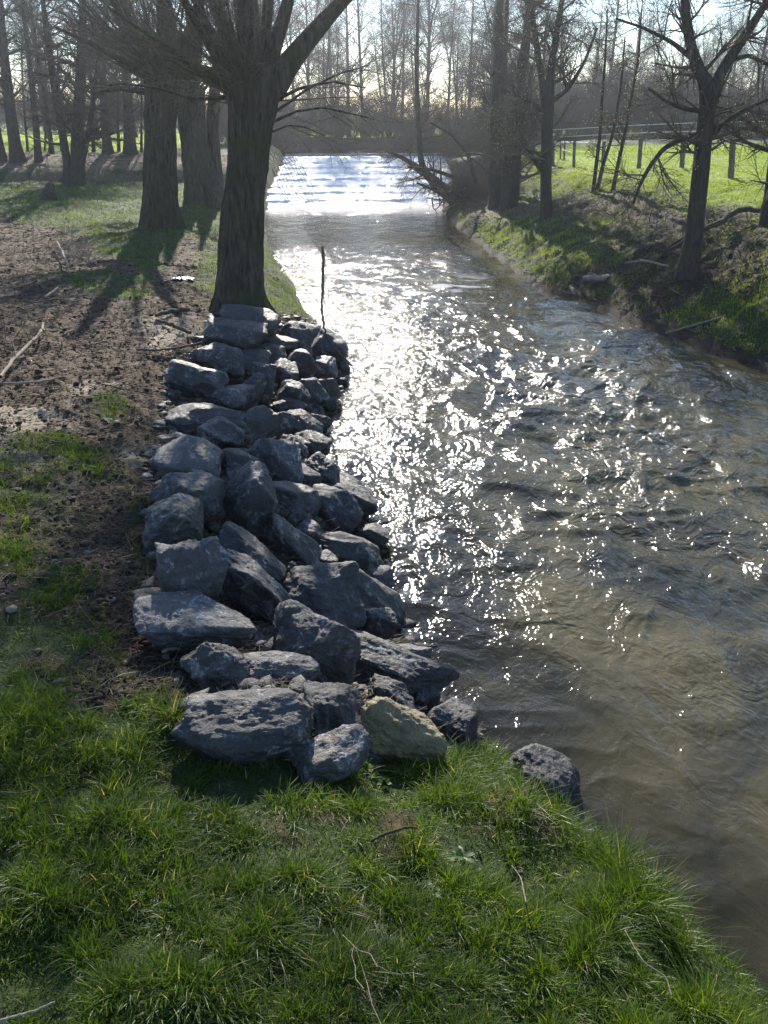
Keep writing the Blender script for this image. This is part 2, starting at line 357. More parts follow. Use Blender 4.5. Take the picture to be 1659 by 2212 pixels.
def regions(x, y, z, dl, dr, ins, left, d):
    w1 = .22*fbm(x*2.1, y*2.1, 3, 41)*np.clip(np.hypot(x, y)/8, .4, 2.5); w2 = .22*fbm(x*2.1, y*2.1, 3, 47)*np.clip(np.hypot(x, y)/8, .4, 2.5)
    X = x+w1; Y = y+w2
    def pin(P, soft): s = pdist(X, Y, P if np.allclose(P[0], P[-1]) else np.vstack([P, P[:1]])); k = inpoly(X, Y, P); return np.where(k, .5+.5*np.clip(s/soft, 0, 1), .5-.5*np.clip(s/soft, 0, 1))
    g = np.ones_like(x)
    nz = fbm(x*1.3, y*1.3, 4, 53); nf = fbm(x*5, y*5, 3, 59)
    dirt = pin(DIRT, .18)
    grn = np.zeros_like(x)
    for P in GREENS: grn = np.maximum(grn, pin(P, .2))
    g = g*(1-dirt*np.clip(1-grn*.85-.0, 0, 1)); g = g*(1-np.clip(pin(RIPR, .1)*1.5, 0, 1))
    mr = pin(MUDR, .5)*(1-pin(GR2, .3))*(1-.5*sstep(.15, .5, nz))
    low = (~left)*(1-sstep(.05, .3, d+.25*nf))*(1-sstep(44, 50, y))
    g = g*np.clip(1-mr*1.0*sstep(-.45, .1, nf+.2), 0, 1)*(1-low)
    # thin bare spots in the near grass
    near = left*(1-sstep(4.5, 6, y)); g = g*(1-near*sstep(.30, .52, nz)*.9)
    mid = left*sstep(5, 7, y)*(1-sstep(26, 30, y))*sstep(.05, .5, nz+.3*nf); g = g*(1-.55*mid)
    path = np.exp(-((x-(-2.9-.16*(y-9)))/.33)**2)*left*sstep(10, 14, y)*(1-sstep(22, 27, y)); g = g*(1-.95*np.clip(path*1.3, 0, 1))
    dbank = left*sstep(42.5, 44.5, y)*(1-sstep(50, 53, y))*sstep(6, 8, -x)
    lit = np.clip(dbank*1.0*sstep(-.5, .3, nz+.15), 0, 1)
    lit = np.maximum(lit, (~left)*pin(MUDR, 1.0)*sstep(24, 27, y)*.6)
    g = g*(1-.85*dbank*sstep(-.35, .05, nz+.1))
    farb = sstep(66, 70, y)*(1-sstep(6, 10, d))*(1-sstep(9, 12, x)); g = g*(1-farb)
    g = np.where(ins, 0, np.clip(g, 0, 1))
    sand = np.zeros_like(x)
    for P in SANDS: sand = np.maximum(sand, pin(P, .15))
    sand = sand*(1-g)*sstep(-.6, .2, nf+.2)
    mud = np.clip(np.maximum(mr*(1-sstep(24, 28, y)*.8), low)+ (d < .12) + pin(RIPR, .2)*.6, 0, 1)*(1-sand)
    mud = np.where(ins, .6, mud)
    lowe = (1-sstep(.3, .8, d)); mud = np.clip(mud+lowe*(~left), 0, 1); lit = lit*(1-lowe)
    mud = np.clip(np.maximum(mud, .75*farb + .6*dbank*(1-sstep(46, 47.5, y))), 0, 1)  # ditch term is painted shade on its far face, blended in as mud
    pas = np.where(ins, 0, (~left)*sstep(4.2, 6.5, d+1.2*nz)*sstep(18, 26, y)+left*sstep(54, 57, y)*sstep(3, 8, d))*(1-farb)
    return g, mud, lit*(1-g), sand, np.clip(pas, 0, 1)

# ------------------------------------------------------------------ ground sheet
def polar(r, a):
    Rr, A = np.meshgrid(r, a, indexing='ij'); return Rr*np.sin(A), Rr*np.cos(A)
def grid_faces(n, m, wrap=False):
    i = np.arange(n*m).reshape(n, m)
    if wrap: j = np.roll(i, -1, axis=1); return np.stack([i[:-1], j[:-1], j[1:], i[1:]], -1).reshape(-1, 4)
    return np.stack([i[:-1, :-1], i[:-1, 1:], i[1:, 1:], i[1:, :-1]], -1).reshape(-1, 4)
rr = np.concatenate([np.exp(np.linspace(math.log(.35), math.log(1.3), 30))[:-1], np.exp(np.linspace(math.log(1.3), math.log(60), 820))[:-1], np.exp(np.linspace(math.log(60), math.log(1500), 90))])
aa = np.concatenate([np.linspace(-math.pi, -.62, 90)[:-1], np.linspace(-.62, .62, 760), np.linspace(.62, math.pi, 90)[1:-1]])
gx, gy = polar(rr, aa); gxf, gyf = gx.ravel(), gy.ravel()
gz, dl, dr, ins, left, dd = terrain(gxf, gyf, info=True)
gg, mud, lit, sand, pas = regions(gxf, gyf, gz, dl, dr, ins, left, dd)
V = np.stack([gxf, gyf, gz], 1); Fc = grid_faces(len(rr), len(aa), True)
cidx = len(V); V = np.vstack([V, [[0, 0, float(terrain(0., 0.)[0])]]])
cf = np.stack([np.full(len(aa), cidx), np.roll(np.arange(len(aa)), -1), np.arange(len(aa))], 1)
ap = lambda a: np.append(a, a[0])
ground = mesh_obj('ground', V, [Fc, cf], M_GROUND, attrs=dict(grass=ap(gg), mud=ap(mud), litter=ap(lit), sand=ap(sand), pasture=ap(pas)))
prop(ground, kind='structure')

# ------------------------------------------------------------------ water
def water_mat():
    m, nt, out = newmat('river water'); v = coords(nt); geo = v
    rough_a = attr(nt, 'rough'); foam_a = attr(nt, 'foam'); clear = attr(nt, 'clear'); chop = attr(nt, 'chop')
    vs = coords(nt, 'Object', (1, .62, 1))
    a = noise(nt, vs, 2.6, 3, .6, 1.2); b = noise(nt, v, 10, 2, .5, .8); c = noise(nt, v, 40, 2, .5, .3)
    h = math_(nt, 'ADD', math_(nt, 'MULTIPLY', a, .07), math_(nt, 'ADD', math_(nt, 'MULTIPLY', b, .017), math_(nt, 'MULTIPLY', c, .0012)))
    h = math_(nt, 'MULTIPLY', h, chop)
    nrm = bump(nt, h, 1.0, 1.0)
    body = ramp(nt, noise(nt, vs, .8, 4, .6, .8), [(.35, (.034, .033, .024)), (.65, (.098, .084, .042))])
    d = nd(nt, 'ShaderNodeBsdfDiffuse'); nt.links.new(body, d.inputs[0]); nt.links.new(nrm, d.inputs['Normal'])
    t = nd(nt, 'ShaderNodeBsdfTransparent'); t.inputs[0].default_value = (.62, .55, .38, 1)
    m1 = nd(nt, 'ShaderNodeMixShader'); nt.links.new(clear, m1.inputs[0]); nt.links.new(d.outputs[0], m1.inputs[1]); nt.links.new(t.outputs[0], m1.inputs[2])
    fr = nd(nt, 'ShaderNodeFresnel'); fr.inputs[0].default_value = 1.34; nt.links.new(nrm, fr.inputs['Normal'])
    g = nd(nt, 'ShaderNodeBsdfGlossy'); nt.links.new(rough_a, g.inputs['Roughness']); nt.links.new(nrm, g.inputs['Normal'])
    m2 = nd(nt, 'ShaderNodeMixShader'); nt.links.new(fr.outputs[0], m2.inputs[0]); nt.links.new(m1.outputs[0], m2.inputs[1]); nt.links.new(g.outputs[0], m2.inputs[2])
    fn = noise(nt, coords(nt, 'Object', (2.5, 6, 1)), 2.4, 6, .72, .5)
    fm = math_(nt, 'MULTIPLY', foam_a, ramp(nt, fn, [(.14, (0, 0, 0)), (.38, (1, 1, 1))]), True)
    fd = nd(nt, 'ShaderNodeBsdfDiffuse'); fd.inputs[0].default_value = (.85, .84, .82, 1)
    m3 = nd(nt, 'ShaderNodeMixShader'); nt.links.new(fm, m3.inputs[0]); nt.links.new(m2.outputs[0], m3.inputs[1]); nt.links.new(fd.outputs[0], m3.inputs[2])
    nt.links.new(m3.outputs[0], out.inputs[0]); return m
M_WATER = water_mat()
wr = np.concatenate([np.exp(np.linspace(math.log(2.2), math.log(45), 800))[:-1], np.linspace(45, 68, 240)[:-1], np.linspace(68, 115, 60)]); wa = np.linspace(-.62, .66, 760)
wx, wy = polar(wr, wa); fx, fy = wx.ravel(), wy.ravel()
wdl = pdist(fx, fy, LP); wdr = pdist(fx, fy, RP); wins = inpoly(fx, fy, POLY); wd = np.minimum(wdl, wdr)
ramp_m = sstep(44.3, 46, fy-np.clip(fx, -8, 6)*.12)*(1-sstep(61, 62, fy-np.clip(fx, -8, 6)*.12))
pond = sstep(61, 62, fy-np.clip(fx, -8, 6)*.12)
calm = sstep(26, 33, fy)*(1-sstep(38, 45, fy))                       # flat run below the weir
near = 1-sstep(4.5, 9, np.hypot(fx, fy))
side = 1-sstep(.2, 2.2, np.where(fy < 12, wdl, 9))        # slack water beside the stones
chop = 1.0*(1-.55*calm)*(1-.55*near)*(1-.45*side) + 2.4*ramp_m
chop = chop*(1-.7*pond)
glit = np.exp(-((fx-.4-.05*(fy-14))/2.6)**2-((fy-15)/7)**2)
strk = fbm(fx*.55+.9*fbm(fx*.35, fy*.3, 2, 201), fy*.22+.5*fbm(fx*.5, fy*.4, 2, 203), 3, 205)
chop = chop*(1+.05*glit)*(.65+1.0*sstep(-.25, .45, strk)*(1-calm*.6)*(1-ramp_m))
turb = np.exp(-((fx-3.6)/2.2)**2-((fy-12.5)/5.5)**2)
q = fbm(fx*.9+.5*fbm(fx*.5, fy*.5, 2, 7), fy*.55, 3, 61)
chop = chop*(1+.30*turb)*(1-.28*sstep(1.2, 4, fx)*(1-ramp_m))
wave = (.020*(1-.6*calm)*(1-.5*near)+.05*turb)*fbm(fx*1.5+q, fy*1.1+q, 4, 67)*2
k = 1-np.abs(fbm(fx*.8+.6*q, fy*1.0, 3, 83)); wave += .07*turb*(k**3-.4)+.02*(1-calm)*(k**4-.3)
wz = wl(fy, fx)+wave+ramp_m*.045*fbm(fx*1.4, fy*2.4, 4, 91)
keep = wins | (wd < 1.0)
Fw = grid_faces(len(wr), len(wa)); Fw = Fw[keep[Fw].all(1)]
used = np.unique(Fw); mp = -np.ones(len(fx), int); mp[used] = np.arange(len(used)); Fw = mp[Fw]
foam = np.clip(ramp_m*(.9+.2*fbm(fx*.7, fy*1.5, 3, 15)) + .0*q, 0, 1)
foam = np.maximum(foam, .55*np.exp(-((fy-22-.6*fx)/1.0)**2)*sstep(-1, 0, fx)*(1-sstep(2.2, 3.5, fx))*sstep(.05, .3, fbm(fx*1.2, fy*2, 3, 19)))
foam = np.maximum(foam, .62*np.exp(-((fy-45.5)/3.2)**2)*(fy < 46))
clear = np.clip(1-wd/1.5, 0, 1)*.75*(1-sstep(9, 14, fy))
sel = used
water = mesh_obj('river_water', np.stack([fx, fy, wz], 1)[sel], Fw, M_WATER, attrs=dict(rough=(.05+.12*ramp_m+.07*glit)[sel], foam=foam[sel], clear=clear[sel], chop=chop[sel]))
prop(water, kind='structure')

# ------------------------------------------------------------------ weir sill and abutment
M_CONC = simple('concrete', (.28, .27, .24), .85, .35, 6, .2, bd=.02)
a0 = at(616, 341, 61.6); b0 = at(1010, 333, 64.2)
def beam(p, q, w, h, top, seg=40, seed=1):
    t = np.linspace(0, 1, seg); P = np.outer(1-t, p[:2])+np.outer(t, q[:2]); dv = (q[:2]-p[:2])/np.linalg.norm(q[:2]-p[:2]); nrm = np.array([-dv[1], dv[0]])
    prof = [(-w/2, -h), (-w/2, -.05), (-w/2+.05, 0), (w/2-.05, 0), (w/2, -.05), (w/2, -h)]; V = []
    for i in range(seg):
        for a, b in prof: V.append([*(P[i]+nrm*a), top+b+.012*math.sin(i*1.7+seed)])
    n = len(prof); Fq = grid_faces(seg, n, True)
    caps = [np.array([[*range(n)]]), np.array([[(seg-1)*n+k for k in range(n)]])]
    return np.array(V), [Fq, caps[0], caps[1]]
Vb, Fb = beam(a0, b0, .55, 1.2, 1.80)
sill = mesh_obj('weir_sill', Vb, Fb, M_CONC, smooth=False)
prop(sill, 'long pale concrete sill across the river at the top of the sparkling weir', 'weir')
M_MOSSC = bark_mat('mossy concrete', (.06, .06, .045), (.16, .15, .11), (.16, .17, .05), .5, .05)
def rock_mesh(sub, seed, p=12, npl=9, rough=.05, box=.9):
    import bmesh
    bm = bmesh.new(); bmesh.ops.create_icosphere(bm, subdivisions=sub, radius=1)
    D = np.array([v.co[:] for v in bm.verts]); Fi = np.array([[v.index for v in f.verts] for f in bm.faces]); bm.free()
    r = np.random.RandomState(seed)
    ax = np.array([[1, 0, 0], [-1, 0, 0], [0, 1, 0], [0, -1, 0], [0, 0, 1], [0, 0, -1.]])+r.normal(0, .22, (6, 3))
    rn = r.normal(0, 1, (npl, 3)); N = np.vstack([ax, rn]); N /= np.linalg.norm(N, axis=1, keepdims=True)
    dd_ = np.concatenate([box*(1+r.uniform(-.06, .06, 6)), r.uniform(.74, 1.02, npl)])
    q = np.maximum(D@N.T, 0)/dd_
    rr_ = (q**p).sum(1)**(-1./p)
    V = D*rr_[:, None]
    n = fbm3(V*1.7+seed, 5, seed, .55); rd = 1-np.abs(fbm3(V*2.4+seed*2, 4, seed+9)); f = fbm3(V*9+seed, 3, seed+20, .6)
    V = V*(1+rough*(n*1.1-.8*np.maximum(rd-.75, 0)*1.6)+rough*.22*f)[:, None]
    return V, Fi
Va, Fa = rock_mesh(4, 501, 18, 4, .03, .85)
pa = at(1003, 372, 48); Va = Va*np.array([.95, 1.2, .85])+np.array([pa[0]+.25, 48.5, 1.45])
ab = mesh_obj('weir_abutment', Va, Fa, M_MOSSC, origin=(pa[0]+.25, 48.5, .8))
prop(ab, 'mossy grey block with a sloping face at the right end of the weir', 'abutment')

# ------------------------------------------------------------------ boulders
B = [  # x0,y0,x1,y1 (or cx,cy,len,wid) , tilt or None, material, label
 (377,1496,707,1652,None,'R','long flat-topped dark slab, the widest boulder, just above the foreground grass'),
 (640,1480,802,1612,20,'R','dark rounded boulder wedged between the long slab and the tan boulder'),
 (622,1588,820,1690,-14,'L','pale-edged wedge-shaped boulder half sunk in the foreground grass in front of the tan boulder'),
 (766,1510,955,1664,24,'T','tan, mossy crusted boulder, the only yellowish one in the pile'),
 (918,1515,1031,1624,None,'B','angular grey boulder touching the water right beside the tan boulder'),
 (884,1483,948,1560,None,'R','small dark boulder in the gap between the tan boulder and the broad boulder above it'),
 (780,1466,894,1536,None,'R','dark pointed boulder directly above the tan boulder'),
 (702,1386,976,1514,16,'R','broad grey boulder sloping down to the water, two above the tan boulder'),
 (828,1394,926,1442,None,'L','flat slab lying in the shallows behind the broad sloping boulder'),
 (1088,1618,1262,1750,22,'W','lone wet black boulder standing in the river off the grassy bank'),
 (715,1500,776,1540,None,'R','little dark stone deep in the gap above the right end of the long slab'),
 (500,1390,682,1494,8,'L','light-topped rounded boulder above the middle of the long slab'),
 (403,1376,550,1498,30,'R','dark cracked boulder leaning beside the brown soil, above the left end of the long slab'),
 (288,1275,527,1404,14,'L','large whitish-grey boulder at the left edge with bare soil on its left'),
 (592,1322,772,1488,None,'R','big dark squarish boulder in the middle of the lower pile, right of the light-topped one'),
 (612,1229,776,1378,None,'B','brown-grey flat-faced boulder in the middle of the pile'),
 (764,1302,842,1398,30,'R','rough grey boulder squeezed between the brown-grey one and the water'),
 (550,1272,225,112,50,'R','long ridged boulder slanting down to the right beside the whitish ones'),
 (543,1212,195,98,46,'R','slanting boulder lying just behind the long ridged boulder'),
 (342,1168,476,1338,10,'L','upright boulder streaked with white lichen above the large whitish-grey one'),
 (308,1070,452,1190,None,'R','dark block with a pointed top at the left edge beside bare soil'),
 (333,1022,490,1148,12,'R','wide dark blue-grey boulder below the broad flat light-topped boulder'),
 (487,1018,594,1168,20,'R','tall leaning dark boulder in the centre of the pile below the cream-topped one'),
 (627,1172,160,84,46,'R','narrow boulder slanting to the right above the brown-grey one'),
 (670,1150,824,1232,10,'R','low broad grey boulder near the water left of the flat waterside slab'),
 (628,1118,703,1176,None,'R','small rounded boulder in a mossy hollow mid pile'),
 (796,1294,186,88,42,'R','long dark boulder slanting into the water beside the brown-grey one'),
 (774,1220,852,1284,None,'B','flat-topped slab at the water above the long slanting waterside boulder'),
 (678,1193,730,1238,None,'R','small knob of stone above the brown-grey boulder'),
 (600,1225,660,1310,None,'W','dark stone mostly hidden in the hollow left of the brown-grey boulder'),
 (764,1128,836,1182,10,'W','low dark stone at the waterline under the mossy edge'),
 (567,1044,686,1128,None,'R','boulder with a sharp brow just right of the tall leaning one'),
 (662,1050,780,1154,16,'R','dark smooth boulder with moss at its foot near the water'),
 (700,1038,810,1120,22,'R','wet sloping boulder reaching farthest into the water at mid bank'),
 (718,1026,786,1074,20,'W','small dark waterline stone behind the farthest-reaching mid-bank boulder'),
 (647,984,734,1050,10,'R','rounded blue-grey boulder above the small dark waterline stone at mid bank'),
 (622,1000,694,1064,30,'R','sloping boulder to the right of the cream-topped one'),
 (521,946,644,1050,8,'L','cream-topped boulder with a bright sunlit face in mid pile'),
 (473,976,572,1062,15,'R','dark jagged boulder between the broad light-topped and the cream-topped ones'),
 (320,938,504,1052,6,'L','broad flat light-topped boulder at the left edge of the middle pile'),
 (430,903,526,984,12,'R','bluish angular boulder behind the broad flat light-topped one'),
 (352,876,528,938,None,'R','wide thin slab-like boulder above the broad light-topped one'),
 (510,880,597,960,None,'B','grey boulder with a brownish foot right of the wide thin slab'),
 (578,888,632,946,None,'R','small greenish-grey boulder beside the one with the brownish foot'),
 (614,888,702,958,26,'B','smooth tapering boulder sloping to the water above the big rounded waterside one'),
 (634,932,712,994,20,'R','big rounded waterside boulder on the bend above the cream-topped one'),
 (598,935,668,1002,24,'R','dark leaning boulder directly right of the cream-topped boulder top'),
 (656,893,716,932,None,'W','low wet stone in the water at the bend of the bank'),
 (430,823,544,890,14,'L','pale-ridged boulder above the right half of the wide thin slab'),
 (362,782,490,862,20,'R','two-peaked bluish boulder at the left edge beside the dirt path'),
 (512,806,574,892,24,'R','tall dark boulder right of the pale-ridged one'),
 (546,790,594,890,14,'R','narrow upright boulder right of the tall dark one'),
 (586,855,657,904,None,'B','low smooth stone under the triangular boulder'),
 (600,826,664,896,20,'R','triangular boulder in the middle of the upper pile'),
 (574,776,656,846,28,'R','big sloping boulder with a pale ridge at the centre of the upper pile'),
 (636,814,706,894,24,'R','large dark boulder facing the water in the upper pile'),
 (674,817,736,864,None,'B','rounded waterside stone just behind the large dark water-facing one'),
 (730,816,752,842,None,'W','tiny black stone poking out of the sparkling water'),
 (669,773,732,826,None,'L','light-topped rounded stone at the water near the bent stick'),
 (664,713,756,795,30,'R','long boulder sloping down to the foot of the bent stick'),
 (718,779,760,802,None,'W','low wet stone at the foot of the bent stick'),
 (620,750,682,826,30,'R','dark boulder left of the light-topped waterside stone'),
 (547,743,630,786,12,'R','low smooth boulder in the second row of the upper pile'),
 (606,698,678,770,34,'R','boulder leaning against the green bank at the top right of the pile'),
 (482,655,614,732,18,'B','topmost boulder of the pile, smooth, right below the nearest willow'),
 (435,698,567,750,None,'R','bluish crinkled boulder just below the topmost one, at the path'),
 (560,726,640,760,None,'R','flat low boulder between the topmost one and the one leaning on the green bank'),
 (504,755,580,794,None,'B','brownish low boulder in the third row of the upper pile'),
 (415,742,520,800,10,'R','boulder overgrown with dry twigs at the left edge of the upper pile'),
 (464,778,520,818,None,'R','small boulder half hidden by dry weeds in the upper pile'),
 (520,780,586,822,16,'R','dark boulder tucked under the brownish low one'),
 (634,742,674,780,None,'R','small dark stone behind the boulder leaning on the green bank'),
 (664,874,704,908,None,'R','small waterside stone between the large dark one and the bend'),
 (690,858,728,888,None,'W','small wet stone at the waterline under the rounded waterside stone'),
]
MATS = dict(R=M_ROCK, L=M_ROCKL, B=M_ROCKB, T=M_ROCKT, W=M_ROCKW)
for i, (x0, y0, x1, y1, tilt, mt, label) in enumerate(B):
    if x1 < x0 or y1 < y0: cx_, cy_, w, h = x0, y0, x1, y1
    else: cx_, cy_, w, h = (x0+x1)/2, (y0+y1)/2, x1-x0, y1-y0
    tl = rad(tilt or random.Random(i+50).uniform(2, 14))
    w *= 1.13 if i > 2 else 1.04; h *= 1.17 if i > 2 else 1.12
    if not (x1 < x0 or y1 < y0) and tilt and w > h: h *= (1-.35*abs(math.sin(tl)))
    hp, t = hit(cx_, cy_)
    s = t/F
    for _ in range(2):
        hp, t = hit(cx_, cy_, off=((.34 if i in (0, 2) else .46) if t < 7 else .36)*h*s); s = t/F
    th = math.atan2(H-hp[2], hp[1]); a = w*s/2; hs = h*s/2
    b = min(a*1.0, hs/math.sin(th)*.68) if th > .1 else a*.7
    b = max(b, .5*a)
    if 'lone' in label: b = a*.8
    c2 = hs**2-(b*math.sin(th))**2; c = math.sqrt(max(c2, (hs*.45)**2))/math.cos(th); c = max(c, .45*min(a, b))
    sub = 6 if t < 7.2 else 5 if t < 13 else 4
    V, Fi = rock_mesh(sub, 100+i*7, 40, 12+(i*5) % 7, .085 if mt != 'T' else .11, .90)
    V = V/np.abs(V).max(0)*np.array([a, b, c])
    Ry = np.array([[math.cos(tl), 0, math.sin(tl)], [0, 1, 0], [-math.sin(tl), 0, math.cos(tl)]])
    V = V@Ry.T; px_ = rad(random.Random(i+90).uniform(-16, 10)); V = V@np.array([[1, 0, 0], [0, math.cos(px_), -math.sin(px_)], [0, math.sin(px_), math.cos(px_)]]).T
    yaw = math.atan2(-hp[0], hp[1])+random.Random(i).uniform(-.15, .15); Rz = np.array([[math.cos(yaw), -math.sin(yaw), 0], [math.sin(yaw), math.cos(yaw), 0], [0, 0, 1]])
    V = V@Rz.T
    V[:, 2] -= 0
    o = mesh_obj('boulder', V, Fi, MATS[mt]); o.location = hp
    prop(o, label, 'boulder', 'riprap boulders along the left bank' if 'lone' not in label else None)

# ------------------------------------------------------------------ branching
def norm(a): return a/(np.linalg.norm(a, axis=-1, keepdims=True)+1e-9)
def grow(P, R, n, t0, t1, ang, L, K, rf, rend, up, wob, rs, lt=.55, rmax=9, uniform=False):
    M = len(P); KP = P.shape[1]
    pi = np.repeat(np.arange(M), n); N = len(pi)
    t = rs.uniform(t0, t1, N); u = t*(KP-1); i = np.minimum(u.astype(int), KP-2); f = (u-i)[:, None]
    p0 = P[pi, i]*(1-f)+P[pi, i+1]*f; T = norm(P[pi, i+1]-P[pi, i]); r0 = R[pi, i]*(1-f[:, 0])+R[pi, i+1]*f[:, 0]
    q = rs.normal(0, 1, (N, 3)); q = norm(q-(q*T).sum(1, keepdims=True)*T)
    an = np.radians(rs.uniform(ang[0], ang[1], N))[:, None]; d = np.cos(an)*T+np.sin(an)*q
    ln = L*rs.uniform(.6, 1.25, N)*(1-lt*t); out = [p0]; p = p0
    for k in range(K-1):
        d = norm(d+rs.normal(0, wob, (N, 3))+np.array([0, 0, up])); p = p+d*(ln/(K-1))[:, None]; out.append(p)
    rs0 = np.minimum(np.minimum(r0*rf, ln*.035+rend), rmax)
    RR = rs0[:, None]*(1-np.linspace(0, 1, K)[None]**1.0)+rend*np.linspace(0, 1, K)[None]
    return np.stack(out, 1), RR
def trunk_tube(pts, rads, n=60, sides=32, furrow=.10, seed=1, flare=.0, vs=1.0):
    q, r = resamp(pts, rads, n)
    T = norm(np.gradient(q, axis=0)); ref = np.array([1., 0, 0])
    N = norm(np.cross(T, ref)); Bn = np.cross(T, N); a = np.arange(sides)*2*math.pi/sides
    s = np.concatenate([[0], np.cumsum(np.linalg.norm(np.diff(q, axis=0), axis=1))])
    A, S = np.meshgrid(a, s); cs, sn = np.cos(A), np.sin(A)
    pp = np.stack([cs.ravel()*3.2, sn.ravel()*3.2, S.ravel()*.55*vs+seed], 1)
    nz = fbm3(pp, 3, seed, .6).reshape(A.shape); rd = (1-2*np.abs(fbm3(pp*np.array([3.2, 3.2, 1.6]), 2, seed+5))).reshape(A.shape)
    rr_ = r[:, None]*(1+furrow*nz+furrow*.55*rd)
    if flare: rr_ = rr_*(1+flare*np.exp(-S/.42)*(.7+.5*np.cos(A*3+seed)+.2*np.cos(A*5)))
    V = q[:, None, :]+rr_[:, :, None]*(cs[:, :, None]*N[:, None, :]+sn[:, :, None]*Bn[:, None, :])
    return V.reshape(-1, 3), grid_faces(n, sides, True)
def px_path(pts, Y, dY=0.0):
    """pts: (px, py, width px) at distance Y -> world path and radii"""
    P = []; R = []
    for k, (x, y, w) in enumerate(pts):
        yy = Y+dY*k; P.append(at(x, y, yy)); R.append(max(.5*w*scale_at(x, y, yy), .002))
    return np.array(P), np.array(R)
def buds_mesh(P, n, size, rs):
    M, K, _ = P.shape; i = rs.randint(0, M, n); k = rs.randint(1, K, n); c = P[i, k]+rs.normal(0, .015, (n, 3))
    o = np.array([[1, 0, 0], [-.5, .87, 0], [-.5, -.87, 0], [0, 0, 1.5], [0, 0, -1.5]])*size
    V = (c[:, None, :]+o[None]*rs.uniform(.6, 1.3, (n, 1, 1))).reshape(-1, 3); b = np.arange(n)[:, None, None]*5
    f = np.array([[0, 1, 3], [1, 2, 3], [2, 0, 3], [1, 0, 4], [2, 1, 4], [0, 2, 4]])
    return V, (b+f[None]).reshape(-1, 3)
def build_tree(label, cat, trunks, base, rs, Lb=2.2, nb=16, Ls=1.0, ns=6, Lt=.45, nt_=5, up=.06, ang=(35, 75), tb=(.35, 1), mats=(M_BARK, M_TWIG), buds=0, tmin=.0022, droop=0.0,
               group=None, name='bare_tree', fur=.07, extra=None, sides=20, n=44, flare=.35, budsize=.014):
    root = empty(name, base, label, cat, group); b = np.asarray(base)
    tv = []
    for k, (P, R) in enumerate(trunks):
        tv.append(trunk_tube(P, R, n, sides, fur, int(rs.randint(99)), flare if k == 0 else 0))
    V, Fq = merge(tv); mesh_obj('trunk', V, Fq, mats[0], root, origin=base)
    parts = []; tw = []
    for P, R in trunks+(extra or []):
        q, r = resamp(P, R, 16)
        L = np.linalg.norm(np.diff(q, axis=0), axis=1).sum()
        k = max(2, int(nb*min(1, L/5)))
        b1, r1 = grow(q[None], r[None], k, tb[0], tb[1], ang, Lb, 7, .45, .006, up, .10, rs, .4)
        b2, r2 = grow(b1, r1, ns, .15, 1, (25, 65), Ls, 5, .55, .0035, up*.8-droop, .13, rs, .4)
        b3, r3 = grow(b2, r2, nt_, .1, 1, (20, 60), Lt, 4, .6, tmin, up*.5-droop, .15, rs, .3)
        r3 = np.maximum(r3, tmin)
        parts += [tubes(b1, r1, 5), tubes(b2, r2, 4), tubes(b3, r3, 3)]; tw.append(b3)
    for P, R in (extra or []):
        q, r = resamp(P, R, 18); Vl, Fl = tubes(q[None], r[None], 8); mesh_obj('limb', Vl, Fl, mats[0], root, origin=base)
    V, Fq = merge(parts); mesh_obj('branches', V, Fq, mats[1], root, origin=base)
    if buds:
        V, Fq = buds_mesh(np.vstack(tw), buds, budsize, rs); o = mesh_obj('catkins', V, Fq, M_BUD, root, origin=base, attrs=dict(tone=rs.uniform(0, 1, len(V)))); prop(o, kind='stuff')
    return root

